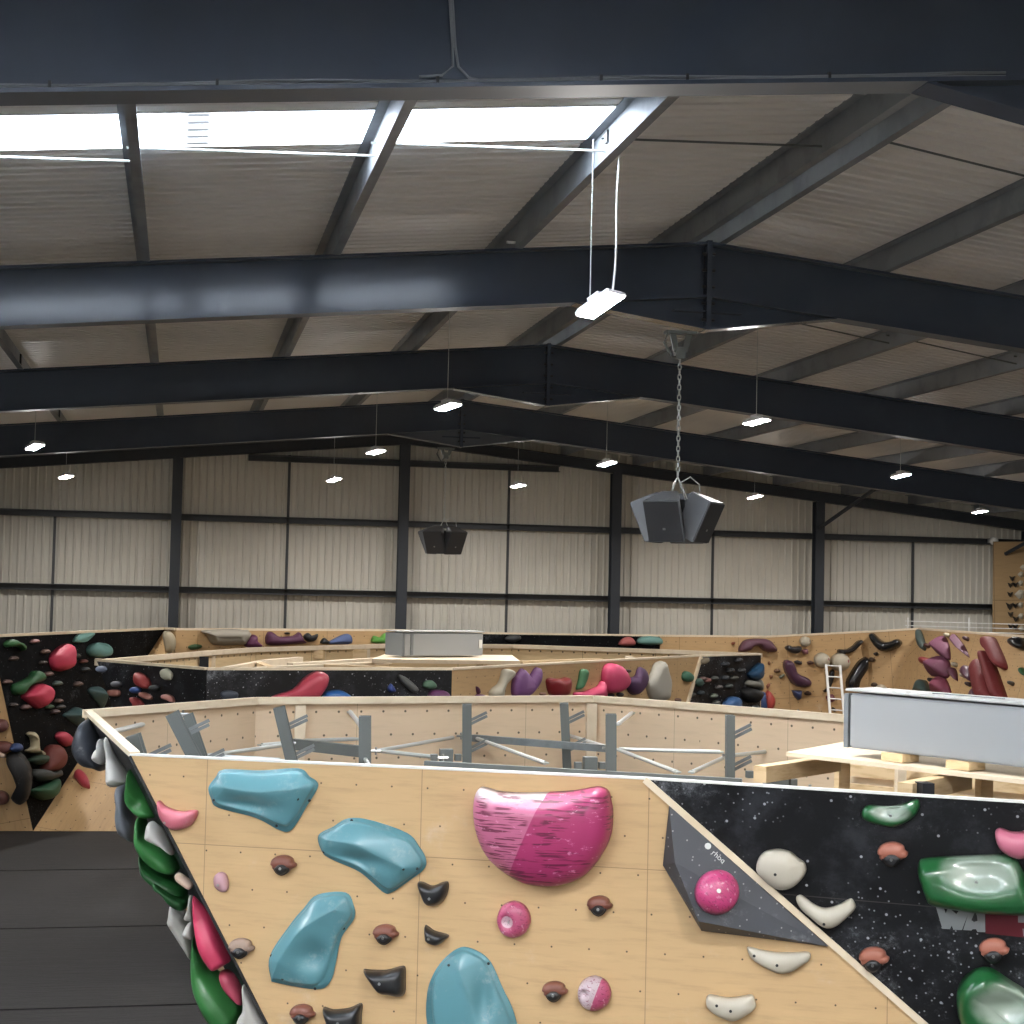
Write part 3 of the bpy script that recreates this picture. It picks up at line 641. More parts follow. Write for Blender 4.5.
# ladder
t = empty('ladder', aty(835, 800, 28.3)); tag(t, 'narrow white ladder leaning below the two big white balls', 'ladder')
a0, a1 = aty(826, 664.5, 29.4), aty(831, 725, 28.8); b0, b1 = aty(840, 665.5, 29.4), aty(845, 726, 28.8)
def ext(p, q): d = q-p; return p+d*((MATZ-p.z)/d.z)
for p, q_ in ((a0, a1), (b0, b1)):
    bm = NB(); bar(bm, p, ext(p, q_), .045, .03, -F); link('stile', bm, WHITE, t)
for k in range(14):
    f = (.02+k*.235)/((a0-a1).length); bm = NB(); tube(bm, [a0+(a1-a0)*f, b0+(b1-b0)*f], .014, 6)
    if (a0+(a1-a0)*f).z > MATZ+.1: link('rung', bm, WHITE, t)
    else: bm.free()

# ---------------------------------------------------------------- crash mats
sy = [3.0, 6.4, 9.9, 13.4, 16.6, 19.9, 23.4, 30.6]
sx = [XL+.1, -7.6, -4.35, .9, 6., 11., 16., XE-.1]
rowname = ['first', 'second', 'third', 'fourth', 'fifth', 'sixth', 'seventh']
sy = [5.2]+[atz(0, y, MATZ).y for y in (1120, 999.5, 920.5, 868)][0:0]+[10.5, 14.9, 18.3, 21.9, 30.2]
xs = [XL+.8, -4.55, 1.5, 8., 15., XE-.8]
for j, (y0, y1) in enumerate(zip(sy, sy[1:])):
    for i, (x0, x1) in enumerate(zip(xs, xs[1:])):
        bm = NB(); box(bm, (x0+.006, y0+.006, .001), (x1-.006, y1-.006, MATZ-.004)); bmesh.ops.bevel(bm, geom=[e for e in bm.edges], offset=.02, segments=2, affect='EDGES')
        tag(link('crash_mat', bm, MATM), 'large black crash mat, %s row from the camera, %s from the left' % (rowname[j], rowname[i]), 'mat', 'crash mats covering the floor')
# ================================================================ climbing holds
def C(ox, oy, s): return lambda pts: [(ox+x/s, oy+y/s) for x, y in pts]
K5 = C(0, 740, 3.605); K6 = C(200, 750, 3.738); K7 = C(440, 750, 3.738); K8 = C(680, 760, 2.977); KL = C(70, 700, 5.12)
KM = C(140, 860, 6.247); K2 = C(650, 800, 5.12); KG1 = C(0, 625, 10.24); KG2 = C(0, 715, 7.877); KE1 = C(740, 625, 8.533); KE2 = C(850, 620, 5.885)
KD1 = C(140, 625, 3.938); KD2 = C(380, 620, 3.938); KD3 = C(680, 640, 10.24); KR = C(960, 520, 8.53)
def cr(pts, n, closed=True):                                      # smooth curve through the points
    out = []; m = len(pts)
    rng = range(m if closed else m-1)
    for i in rng:
        p = [pts[(i+k) % m] if closed else pts[min(max(i+k, 0), m-1)] for k in (-1, 0, 1, 2)]
        for j in range(n):
            t = j/n; out.append(tuple(.5*((2*p[1][d])+(-p[0][d]+p[2][d])*t+(2*p[0][d]-5*p[1][d]+4*p[2][d]-p[3][d])*t*t+(-p[0][d]+3*p[1][d]-3*p[2][d]+p[3][d])*t**3) for d in range(len(pts[0]))))
    if not closed: out.append(tuple(pts[-1]))
    return out
def near(sp, p):
    best = None
    if len(sp) == 1: return sp[0]
    for a, b in zip(sp, sp[1:]):
        dx, dy = b[0]-a[0], b[1]-a[1]; L = dx*dx+dy*dy or 1e-9
        t = max(0, min(1, ((p[0]-a[0])*dx+(p[1]-a[1])*dy)/L)); q = (a[0]+dx*t, a[1]+dy*t, a[2]+(b[2]-a[2])*t)
        d = (q[0]-p[0])**2+(q[1]-p[1])**2
        if best is None or d < best[0]: best = (d, q)
    return best[1]
PROF = {'dome': lambda t: math.sqrt(max(0, 1-(1-t)**2)), 'soft': lambda t: t*t*(3-2*t), 'cone': lambda t: t, 'flat': lambda t: 1-(1-t)**3.2, 'fin': lambda t: t**.7, 'ridge': lambda t: .25*min(1, t*8)+.75*t}
def blob(name, pl, out, spine, h, mat, label=None, cat='climbing hold', group=None, prof='dome', dents=(), rim=0, sharp=False, n=4, rings=10, two=False, parent=None, inset=.0, bolts=(), lift=.001):
    """solid with its footprint on the face pl: out / spine / dents / bolts are points seen on the photo, put on to the face"""
    O = [pl.uv(*p) for p in out]; S = [pl.uv(*p[:2])+((p[2] if len(p) > 2 else 1)*h,) for p in spine]
    cu = sum(p[0] for p in O)/len(O); cv = sum(p[1] for p in O)/len(O)
    if not sharp: O = cr(O, n)
    else: O = [(a[0]+(b[0]-a[0])*j/3, a[1]+(b[1]-a[1])*j/3) for a, b in zip(O, O[1:]+O[:1]) for j in range(3)]
    O = [(x-cu, y-cv) for x, y in O]; S = [(x-cu, y-cv, z) for x, y, z in S]
    if len(S) > 2: S = cr(S, 5, False)
    DN = [((pl.uv(x, y)[0]-cu), (pl.uv(x, y)[1]-cv), ru, rv, d) for x, y, ru, rv, d in dents]
    f = PROF[prof]; bm = NB(); R_ = []
    seq = []
    if rim: seq = [(0, 0, 0), (0, rim, 0), (.12, rim, 0)]; t0 = .12
    else: seq = [(0, 0, 0)]; t0 = 0
    for i in range(1, rings+1): t = i/rings; seq.append((t0+(1-t0)*(t**1.3)*.985, None, t))
    def ht(u, v, H, t, hh):
        z = hh if hh is not None else rim+(H-rim)*f(t)
        if hh is None:
            for du, dv, ru, rv, d in DN: z -= d*math.exp(-((u-du)/ru)**2-((v-dv)/rv)**2)*min(1, t*3)
            z = max(z, rim*.8+.003)
        return z
    for sgn in ((1, -1) if two else (1,)):
        prev = None
        for t, hh, tt in seq:
            row = []
            for p in O:
                s = near(S, p); u = p[0]+(s[0]-p[0])*t; v = p[1]+(s[1]-p[1])*t
                row.append(bm.verts.new((u, v, sgn*ht(u, v, s[2], tt, hh))))
            if prev:
                for i in range(len(O)): j = (i+1) % len(O); bm.faces.new((prev[i], prev[j], row[j], row[i]))
            elif not two: bm.faces.new(row[::-1])
            prev = row
        bm.faces.new(prev)
    bmesh.ops.remove_doubles(bm, verts=bm.verts, dist=.0006)
    q = pl.o+pl.u*cu+pl.v*cv+pl.n*lift
    M = pl.M.copy(); M.translation = q
    o = link(name, bm, mat, parent, M, smooth=not sharp or prof != 'cone')
    if label: tag(o, label, cat, group)
    for b in bolts:
        u, v = pl.uv(*b[:2]); u -= cu; v -= cv; z = b[2] if len(b) > 2 else 0
        best = min(o.data.vertices, key=lambda w_: (w_.co.x-u)**2+(w_.co.y-v)**2 - (w_.co.z*.0001)); z = best.co.z
        bm = NB(); tube(bm, [Vector((u, v, z-.006)), Vector((u, v, z+.003))], .008 if pl in (A1, A2) else .012, 8); link('bolt', bm, b[3] if len(b) > 3 else BOLT, o, M)
    return o
def ell(cx, cy, rx, ry, k=8, rot=0): return [(cx+rx*math.cos(a)*math.cos(rot)-ry*math.sin(a)*math.sin(rot), cy+rx*math.cos(a)*math.sin(rot)+ry*math.sin(a)*math.cos(rot)) for a in [2*math.pi*i/k for i in range(k)]]

TEAL = hold_mat('teal_fibreglass', rgb(92, 158, 170), .32, .55, .2)
GRN = lambda nm, sc: hold_mat(nm, rgb(12, 100, 46), .3, .08, .4, scoop=sc)
CREAM = hold_mat('cream_plastic', rgb(214, 206, 186), .55, .2)
COPP = None
# ---- teal macros with rims on the plywood face
tb = [((40,150,),), ]
def teal(out, spine, dents, label, h=.10, bolts=()):
    return blob('climbing_hold', A1, out, spine, h, TEAL, label, group='teal rimmed holds on the near plywood face', prof='ridge', dents=dents, rim=.012, n=5, rings=14, bolts=[(b[0], b[1], 0, CABLE) for b in bolts])
teal(K6([(35,140),(62,100),(92,72),(230,76),(368,68),(410,98),(443,132),(400,210),(345,296),(300,298),(210,252),(70,214),(45,180)]), [(*p, w) for p, w in zip(K6([(110,135),(240,150),(365,140)]), (.75, 1, 1))],
     [(*K6([(190,205)])[0], .16, .045, .05)], 'teal rimmed hold at top left of the plywood face, widest and flattest of the four', bolts=K6([(380,178),(60,185),(290,282),(412,188)]))
teal(K6([(445,318),(500,285),(555,255),(640,262),(775,310),(820,360),(845,405),(838,445),(780,490),(720,530),(685,528),(600,455),(490,405),(457,375)]), [(*p, w) for p, w in zip(K6([(490,330),(600,345),(700,395),(770,430)]), (.7, 1, 1, .9))],
     [(*K6([(610,410)])[0], .13, .05, .04)], 'teal rimmed hold second from the left, sloping down to the right', bolts=K6([(775,436),(468,378),(820,438),(570,262)]))
teal(K6([(265,765),(340,650),(390,590),(440,540),(545,532),(575,580),(577,630),(530,700),(510,790),(490,862),(440,892),(290,868),(268,850)]), [(*p, w) for p, w in zip(K6([(310,780),(370,690),(440,630),(520,585)]), (.8, 1, 1, .9))],
     [(*K6([(430,760)])[0], .09, .08, .05)], 'teal rimmed hold standing steeply, left of the two square black holds', bolts=K6([(318,850),(433,890),(540,665),(273,765)]))
teal([(427,1000),(431,980),(443,960),(461,947),(478,951),(491,962),(503,988),(514,1012),(522,1050),(520,1090),(470,1095),(438,1060),(428,1025)], [(463,968,.8),(474,1000,1),(490,1060,1)],
     [(485,1000,.045,.12,.04)], 'teal rimmed hold cut off by the bottom edge of the photo', bolts=[(451,963),(489,963)])
# ---- the big pink half bowl
ob = K7([(133,235),(136,175),(150,142),(168,137),(215,150),(260,156),(330,158),(400,156),(500,150),(570,138),(600,135),(630,150),(642,190),(648,235),(640,320),(600,400),(550,460),(500,490),(450,505),(400,508),(320,495),(240,450),(180,390),(145,310)])
t = MT('pink_bowl', rgb(166, 54, 102), .42, coat=.1); x, y, z = t.xyz()
side = t.math('ADD', t.math('MULTIPLY', x, .92), t.math('MULTIPLY', y, -.40))
sideL = t.step(side, -.05, -.045, 1, 0)
t.over(rgb(188, 104, 136), sideL)
t.over(rgb(176, 168, 168), t.math('MULTIPLY', sideL, t.step(t.math('ADD', y, t.math('MULTIPLY', t.noise(7), .1)), .16, .22, 0, .95)))
stk = t.step(t.noise(1., t.mapc((6, 85, 6)), 2, .5), .53, .57); msk = t.step(t.noise(4.5, t.mapc(loc=(2, 1, 0)), 3), .42, .52)
t.over(rgb(92, 22, 52), t.math('MULTIPLY', t.math('MULTIPLY', stk, msk), .85))
t.over(rgb(232, 160, 190), t.step(t.noise(1., t.mapc((14, 30, 9), loc=(5, 5, 5)), 4, .7), .6, .68, 0, .6))
o = blob('climbing_hold', A1, ob, [(*p, w) for p, w in zip(K7([(215,215),(390,230),(560,215)]), (.85, 1, .85))], .23, t.done(), 'very large pink half bowl hold with black streaks and a pale left side', prof='dome', n=4, rings=16, dents=[(*K7([(390,165)])[0], .2, .05, .06)])
# ---- small round pink holds
def pinkmat(nm, split=None, hollow=None, c1=rgb(176, 78, 112), c2=rgb(184, 164, 170)):
    t = MT(nm, c1, .4, coat=.2); x, y, z = t.xyz()
    if split: t.over(c2, t.step(t.math('ADD', t.math('MULTIPLY', x, split[0]), t.math('MULTIPLY', y, split[1])), split[2]-.002, split[2]+.002, 1, 0))
    if hollow:
        a_ = t.math('SUBTRACT', x, hollow[0]); b_ = t.math('SUBTRACT', y, hollow[1]); t.over(rgb(205, 180, 188), t.step(t.math('SQRT', t.math('ADD', t.math('MULTIPLY', a_, a_), t.math('MULTIPLY', b_, b_))), hollow[2]*.85, hollow[2], .9, 0))
    t.over(rgb(120, 36, 70), t.math('MULTIPLY', t.step(t.noise(1., t.mapc((50, 110, 50), (0, 0, .6)), 3), .57, .62), .7))
    t.over(rgb(236, 205, 214), t.step(t.noise(30, None, 5), .58, .68, 0, .5)); return t.done()
blob('climbing_hold', A1, K7(ell(277, 632, 63, 70)), [(*K7([(277,632)])[0], 1)], .075, pinkmat('pink_speckled', None, (-.027, -.008, .035)), 'round speckled pink hold with a pale hollow, under the big pink bowl', dents=[(*K7([(258,638)])[0], .028, .034, .045)], bolts=[K7([(262,640)])[0]])
blob('climbing_hold', A1, K7(ell(578, 908, 63, 66)), [(*K7([(578,908)])[0], 1)], .075, pinkmat('pink_white_split', (1, -.35, .012)), 'round hold half chalky white and half magenta, lower middle', dents=[(*K7([(543,905)])[0], .022, .024, .03)])
blob('climbing_hold', A1, K6([(80,455),(100,465),(108,495),(105,522),(86,531),(62,515),(54,490),(60,465)]), [(*K6([(80,492)])[0], 1)], .045, hold_mat('pale_pink', rgb(212, 160, 170), .5, .3), 'small pale pink drop shaped hold left of the standing teal hold', bolts=[K6([(78,500)])[0]])
blob('climbing_hold', A1, K5([(572,222),(582,220),(600,238),(630,250),(660,256),(690,252),(714,254),(712,275),(695,302),(670,318),(630,324),(600,304),(580,270)]), [(*p, 1) for p in K5([(605,262),(640,285),(680,278)])], .07, hold_mat('pink_crescent', rgb(224, 110, 130), .45, .45), 'pink crescent hold beside the leaning left edge, left of the widest teal hold', bolts=[K5([(610,292)])[0]])
# ---- copper and black two part holds
def copper(px, py, label, pl=A1, w=26., col=rgb(138, 78, 60), sq=.62, chalk=.35):
    cm = bpy.data.materials.get('copper_%d' % int(col[0]*999)) or hold_mat('copper_%d' % int(col[0]*999), col, .45, chalk)
    w2 = w/2; h2 = w*.35
    out = [(px+w2*a_, py+h2*b_) for a_, b_ in ((-.98,-.1),(-.85,-.6),(-.5,-.95),(0,-1.08),(.4,-.98),(.72,-.7),(.82,-.3),(1,-.1),(.95,.25),(.62,.5),(.4,.8),(0,1.02),(-.4,.8),(-.8,.45),(-.85,.15))]
    o = blob('climbing_hold', pl, out, [(px-w2*.3, py-h2*.2, 1), (px+w2*.3, py-h2*.2, 1)], .05, cm, label, group='copper and black two part holds', prof='dome')
    blob('black_insert', pl, [(px-w2*.62, py+h2*.35), (px-w2*.45, py+h2*.02), (px-w2*.2, py-h2*.22), (px+w2*.2, py-h2*.22), (px+w2*.45, py+h2*.02), (px+w2*.58, py+h2*.35), (px+w2*.38, py+h2*.85), (px, py+h2*1.1), (px-w2*.4, py+h2*.85)], [(px, py+h2*.3, 1)], .066, BLACKP, parent=o, prof='flat', rim=.042, bolts=[(px, py+h2*.25)])
for x, y, lab in ((284, 864.5, 'copper and black hold between the two upper teal holds'), (386, 933.5, 'copper and black hold right of the standing teal hold'),
                  (303, 1013.5, 'copper and black hold at the bottom edge, below the standing teal hold'), (599.7, 905, 'copper and black hold below the right side of the big pink bowl'),
                  (555, 990.5, 'copper and black hold left of the half white round hold')): copper(x, y, lab)
copper(242, 947.5, 'chalky grey brown two part hold at the leaning left edge', col=rgb(168, 140, 122), chalk=.8)
for x, y, lab in ((892.6, 853, 'salmon and black hold below the small green hold on black'), (874, 958, 'salmon and black hold near the diagonal edge, low on the black face'), (994, 949, 'salmon and black hold just under the red part of the lettering')): copper(x, y, lab, A2, 31, rgb(184, 108, 84))
# ---- black angular holds
def blk(out, sp, label, h=.07, bolts=()):
    blob('climbing_hold', A1, out, sp, h, BLACKP, label, group='black angular holds on the near plywood face', prof='flat', rings=6, n=4, bolts=bolts)
blk(K6([(815,495),(835,492),(870,506),(905,494),(928,492),(930,520),(920,550),(900,573),(870,584),(845,575),(825,530)]), [(*p, 1) for p in K6([(850,530),(890,530)])], 'black cup shaped hold right of the second teal hold', bolts=[K6([(868,548)])[0]])
blk(K6([(842,655),(855,658),(880,675),(930,690),(915,712),(885,730),(850,715),(843,690)]), [(*p, 1) for p in K6([(865,695),(890,700)])], 'small black leaf shaped hold under the black cup hold', bolts=[K6([(866,696)])[0]])
blk(K6([(612,820),(640,820),(700,820),(745,808),(768,810),(770,860),(768,905),(750,922),(710,915),(675,908),(640,865)]), [(*p, 1) for p in K6([(680,860),(735,865)])], 'square black hold with pointed left corner, left of the bottom teal hold', .085, [K6([(686,861)])[0]])
blk(K6([(462,960),(500,968),(560,962),(605,945),(606,990),(600,1060),(560,1075),(500,1065),(475,1010)]), [(*p, 1) for p in K6([(510,1010),(570,1010)])], 'black hold with raised corners cut by the bottom edge', .085, [K6([(532,1008)])[0]])
# ---- black triangular volume with pink ball
VB = [A1.uv(*p) for p in K2([(100,28),(68,330),(265,665),(912,745)])]; VR = [A1.uv(*p) for p in K2([(140,300),(262,590)])]
bm = NB(); b = [bm.verts.new((x, y, .002)) for x, y in VB]; r = [bm.verts.new((VR[0][0], VR[0][1], .13)), bm.verts.new((VR[1][0], VR[1][1], .16))]
t2 = [(x*1.0, y, .022) for x, y in VB]; m = [bm.verts.new(q) for q in t2]
for i in range(4): bm.faces.new((b[i], b[(i+1)%4], m[(i+1)%4], m[i]))
bm.faces.new(b[::-1]); bm.faces.new((m[0], r[0], m[3])); bm.faces.new((r[0], r[1], m[3])); bm.faces.new((m[0], m[1], r[0])); bm.faces.new((m[1], m[2], r[1], r[0])); bm.faces.new((m[2], m[3], r[1]))
VOLM = MT('black_volume', rgb(58, 61, 68), .5); VOLM.over((.28,.29,.31,1), VOLM.step(VOLM.noise(3, None, 10, .8), .54, .75, 0, .6)); k = VOLM.vor(13, None); VOLM.over((.4,.4,.4,1), VOLM.step(k, .035, .07, .6, 0)); VOLM = VOLM.done()
vol = link('climbing_volume', bm, VOLM, None, A1.M @ Matrix.Translation((0, 0, .002))); tag(vol, 'black triangular volume with chalk dust, pressed against the diagonal edge', 'climbing volume')
# the little maker's mark: round disc and four letters, set along the slope of the diagonal edge
def vz(u, v):                                                    # height of the big facet of the volume
    a, bb, cc = Vector((*VB[0], .022)), Vector((*VR[1], .16)), Vector((*VB[3], .022)); n = (bb-a).cross(cc-a); return a.z-(n.x*(u-a.x)+n.y*(v-a.y))/n.z
a, bb, cc = Vector((*VB[0], .022)), Vector((*VR[1], .16)), Vector((*VB[3], .022)); nn = (bb-a).cross(cc-a).normalized(); nn = nn if nn.z > 0 else -nn
def text(name, s, size, M, mat, parent, shear=0., ext=.0005):
    cu = bpy.data.curves.new(name, 'FONT'); cu.body = s; cu.size = size; cu.extrude = ext; cu.shear = shear; cu.align_x = 'LEFT'
    o = bpy.data.objects.new(name, cu); COL.objects.link(o); bpy.context.view_layer.update()
    me = bpy.data.meshes.new_from_object(o); bpy.data.objects.remove(o)
    o = bpy.data.objects.new(name, me); COL.objects.link(o); me.materials.clear(); me.materials.append(mat); o.matrix_world = M
    if parent: o.parent = parent; o.matrix_parent_inverse = Matrix.Identity(4); o.matrix_basis = parent.matrix_world.inverted() @ M
    return o
LOGO = flat('mark_white', rgb(205, 208, 206), .6)
u, v = A1.uv(708.5, 845); p3 = Vector((u, v, vz(u, v)+.008)); dirx = (cc-a).normalized()
Mx = Matrix(((dirx.x, nn.cross(dirx).x, nn.x, p3.x), (dirx.y, nn.cross(dirx).y, nn.y, p3.y), (dirx.z, nn.cross(dirx).z, nn.z, p3.z), (0,0,0,1)))
bm = NB(); tube(bm, [Vector((0,0,-.002)), Vector((0,0,.001))], .017, 16); link('round_mark', bm, LOGO, vol, A1.M @ Mx)
text('lettering', 'rhoq', .045, A1.M @ Mx @ Matrix.Translation((.036, -.018, 0)) @ Matrix.Scale(.92, 4), LOGO, vol)
class Tilt(Plane):
    def __init__(s, o, u, n): s.o = o; s.n = n; s.v = n.cross(u).normalized(); s.u = s.v.cross(n); s.M = Matrix(((s.u.x,s.v.x,s.n.x,o.x),(s.u.y,s.v.y,s.n.y,o.y),(s.u.z,s.v.z,s.n.z,o.z),(0,0,0,1)))
R3 = A1.M.to_3x3(); VP = Tilt(A1.M @ Vector((a.x, a.y, a.z+.004)), (R3 @ dirx).normalized(), (R3 @ nn).normalized())
pb = pinkmat('pink_ball', None, None, rgb(182, 62, 112))
blob('climbing_hold', VP, K2(ell(338, 475, 113, 116, 12)), [(*K2([(338,470)])[0], 1)], .11, pb, 'glossy pink ball hold sitting on the black triangular volume', rings=12, lift=.012, bolts=[K2([(330,480)])[0]])
# ---- cream holds
crg = 'cream holds near the diagonal edge'
blob('climbing_hold', A2, K8([(227,318),(236,288),(252,272),(275,265),(300,264),(330,272),(352,290),(372,306),(376,332),(360,358),(335,378),(300,383),(268,368),(240,342)]), [(*K8([(298,318)])[0], 1)], .085, CREAM, 'large cream domed hold with side lobes on the black face', group=crg, bolts=[(*K8([(292,325)])[0], 0, CABLE)], dents=[(*K8([(355,320)])[0], .03, .05, .012)])
blob('climbing_hold', A2, K8([(346,412),(352,402),(366,403),(400,428),(432,439),(470,430),(505,412),(517,418),(523,440),(500,465),(470,490),(445,498),(420,490),(390,465),(360,440)]), [(*p, w) for p, w in zip(K8([(368,422),(400,450),(440,468),(480,452),(510,432)]), (.7,.9,1,.9,.8))], .055, CREAM, 'cream V shaped hold below the cream dome', group=crg, bolts=[(*K8([(433,478)])[0], 0, CABLE)])
blob('climbing_hold', A1, K8([(200,562),(206,555),(235,562),(280,570),(335,571),(384,571),(387,592),(360,612),(330,630),(295,634),(255,617),(215,592)]), [(*p, w) for p, w in zip(K8([(230,580),(290,598),(350,592)]), (.7,1,.8))], .06, CREAM, 'long cream shelf hold on plywood under the black volume', group=crg, bolts=[(*K8([(290,604)])[0], 0, CABLE), (*K8([(222,578)])[0], 0, CABLE)])
blob('climbing_hold', A1, K8([(77,712),(88,697),(120,702),(152,706),(190,700),(216,698),(225,720),(224,738),(195,760),(162,776),(135,770),(105,755),(82,735)]), [(*p, 1) for p in K8([(120,728),(185,728)])], .07, CREAM, 'lowest cream hold on plywood, wide and stubby', group=crg, bolts=[(*K8([(153,738)])[0], 0, CABLE), (*K8([(112,722)])[0], 0, CABLE)])
# ---- green and pink on the black face
def sc(pl, out, c, ru, rv):
    O = [pl.uv(*p) for p in out]; cu = sum(p[0] for p in O)/len(O); cv = sum(p[1] for p in O)/len(O); u, v = pl.uv(*c); return (u-cu, v-cv, ru, rv)
o1 = K8([(541,155),(548,140),(565,133),(620,136),(660,130),(700,115),(713,122),(712,145),(690,172),(645,195),(610,193),(565,182),(545,170)])
blob('climbing_hold', A2, o1, [(*p, w) for p, w in zip(K8([(570,155),(630,170),(690,140)]), (.9, .8, 1))], .07, GRN('green_small', sc(A2, o1, K8([(632,148)])[0], .11, .055)), 'small green smile shaped hold near the top of the black face', dents=[(*K8([(632,145)])[0], .08, .04, .03)], bolts=[K8([(630,160)])[0]])
o2 = K8([(708,330),(712,300),(730,290),(790,286),(880,282),(960,279),(990,285),(1012,310),(1030,350),(1052,400),(1060,445),(1020,458),(900,450),(790,436),(748,426),(735,410),(720,370)])
blob('climbing_hold', A2, o2, [(*p, w) for p, w in zip(K8([(760,345),(880,370),(1000,370)]), (.9, 1, .9))], .16, GRN('green_large', sc(A2, o2, K8([(895,320)])[0], .21, .10)), 'large green slab hold covering part of the lettering at right', prof='flat', dents=[(*K8([(892,322)])[0], .17, .075, .085)], rings=14, n=5, bolts=[K8([(885,345)])[0]])
o3 = K8([(824,700),(832,665),(850,640),(880,620),(915,615),(945,628),(985,655),(1024,680),(1080,730),(1100,790),(1080,850),(960,850),(880,820),(835,770)])
blob('climbing_hold', A2, o3, [(*p, w) for p, w in zip(K8([(880,680),(960,740),(1040,800)]), (1, 1, .9))], .17, GRN('green_lower', sc(A2, o3, K8([(960,705)])[0], .16, .12)), 'large green hold cut off by the bottom right corner', dents=[(*K8([(975,715)])[0], .13, .08, .09)], rings=14, n=5)
blob('climbing_hold', A2, K8([(938,215),(945,203),(960,202),(985,211),(1015,212),(1045,205),(1062,230),(1055,270),(1020,290),(985,284),(955,262),(942,238)]), [(*p, 1) for p in K8([(965,240),(1010,250),(1040,245)])], .08, hold_mat('rose_pink', rgb(214, 110, 140), .4, .25), 'pink smile shaped hold at the right edge above the large green slab')
# lettering on the black face, mostly behind the green slab
def txt_at(px, py): 
    u, v = A2.uv(px, py); return A2.M @ Matrix.Translation((u, v, .0015))
SGN = flat('faded_grey_paint', rgb(132, 136, 138), .6); RED = flat('dark_red_paint', rgb(92, 18, 32), .6)
def pxm(px): return px*P_mid.length/FPX
bm = NB()
def quadp(bm, pts, z=.002, pl=A2):
    vs = [bm.verts.new((*pl.uv(*p), z)) for p in pts]; bm.faces.new(vs)
KW = C(900, 880, 8.258)
w_ = [(258,80),(330,80),(378,275),(390,240),(405,80),(440,80),(478,275),(500,210),(540,100),(582,100),(510,412),(445,410),(430,370),(415,405),(350,402)]
quadp(bm, KW([(255,80),(312,80),(378,275),(392,240),(420,240),(465,280),(500,235),(565,235),(572,255),(512,412),(440,410),(428,375),(412,405),(350,402)]))
quadp(bm, KW([(578,230),(702,240),(704,430),(640,428),(628,405),(600,405),(590,416),(522,412)]))
s1 = link('painted_lettering', bm, SGN, None, A2.M); tag(s1, 'faded grey letters WA painted on the black face under the green slab', 'lettering')
bm = NB(); quadp(bm, KW([(706,150),(1090,170),(1090,480),(706,440)]), .0018); s2 = link('red_block', bm, RED, s1, A2.M)
bm = NB(); quadp(bm, KW([(975,285),(1090,292),(1090,372),(1040,368),(1030,352),(975,350)]), .0026); quadp(bm, KW([(1012,400),(1090,404),(1090,470),(1018,462)]), .0026); link('grey_letter', bm, SGN, s1, A2.M)
bm = NB(); quadp(bm, KW([(590,330),(622,255),(636,300),(640,335),(612,345)]), .0026); link('letter_counter', bm, BLACKP, s1, A2.M)

# ---- holds on the overhanging side, seen in profile past the edge
class View:
    def __init__(s, D): 
        s.o = atd(512, 512, D); s.n = -F; s.u = RR; s.v = UU
        s.M = Matrix(((RR.x,UU.x,-F.x,s.o.x),(RR.y,UU.y,-F.y,s.o.y),(RR.z,UU.z,-F.z,s.o.z),(0,0,0,1)))
    def hit(s, x, y): d = ray(x, y); return CP+d*((s.o-CP).dot(s.n)/d.dot(s.n))
    def uv(s, x, y): q = s.hit(x, y)-s.o; return (q.dot(s.u), q.dot(s.v))
def side(out, sp, h, D, mat, label, prof='dome', dents=()):
    return blob('climbing_hold', View(D), out, sp, h, mat, label, group='holds on the overhanging side of the near island', two=True, prof=prof, dents=dents, rings=8, lift=0)
WHT = hold_mat('white_side_hold', rgb(208, 205, 198), .5, .25); GRY = hold_mat('grey_side_hold', rgb(120, 126, 134), .45, .6); DGR = hold_mat('charcoal_side_hold', rgb(66, 70, 78), .45, .6)
GS = hold_mat('green_side_hold', rgb(52, 140, 62), .38, .15, .2); GS2 = hold_mat('dark_green_side_hold', rgb(24, 92, 38), .4, .1, .2); PK = hold_mat('neon_pink_side_hold', rgb(226, 50, 98), .42, .12); PK2 = hold_mat('dull_pink_side_hold', rgb(206, 70, 100), .45, .4)
side(KL([(75,105),(110,110),(150,170),(190,300),(190,355),(150,345),(90,330),(50,290),(32,240),(45,170)]), [(*p, 1) for p in KL([(95,200),(130,260)])], .28, 11.6, DGR, 'dark grey bulging hold at the top rear of the overhanging side')
side(KL([(150,200),(165,215),(185,250),(190,320),(160,325),(130,310),(118,290),(130,260),(150,235)]), [(*p, 1) for p in KL([(160,275)])], .12, 10.7, WHT, 'small pale horn hold between the dark bulge and the white hold')
side(KL([(178,195),(195,215),(235,300),(300,400),(298,415),(262,436),(225,440),(198,425),(192,380),(188,290)]), [(*p, w) for p, w in zip(KL([(205,300),(235,390)]), (.5, 1))], .14, 10.2, WHT, 'tall white teardrop hold hanging from the top of the side')
side(KL([(245,440),(290,440),(320,560),(345,640),(345,720),(300,700),(262,670),(245,600),(250,520)]), [(*p, 1) for p in KL([(290,560),(300,630)])], .2, 11.2, GRY, 'long dark grey hold behind the green ones on the overhanging side')
side(KL([(310,352),(322,365),(370,440),(430,550),(450,590),(400,600),(350,585),(305,540),(290,500),(298,430)]), [(*p, 1) for p in KL([(325,450),(370,540)])], .16, 9.75, GS, 'upper bright green scooped hold on the overhanging side', dents=((*KL([(365,510)])[0], .06, .07, .07),))
side(KL([(350,598),(370,610),(390,680),(450,730),(530,790),(560,840),(545,880),(450,860),(380,800),(345,740),(342,660)]), [(*p, 1) for p in KL([(375,700),(440,780),(510,840)])], .16, 9.7, GS, 'middle green sweeping hold under the bright green one')
side(KL([(405,625),(440,640),(480,680),(535,790),(480,750),(400,715),(388,690)]), [(*p, 1) for p in KL([(430,680),(470,720)])], .10, 9.3, WHT, 'white scooped hold nested in the middle green hold')
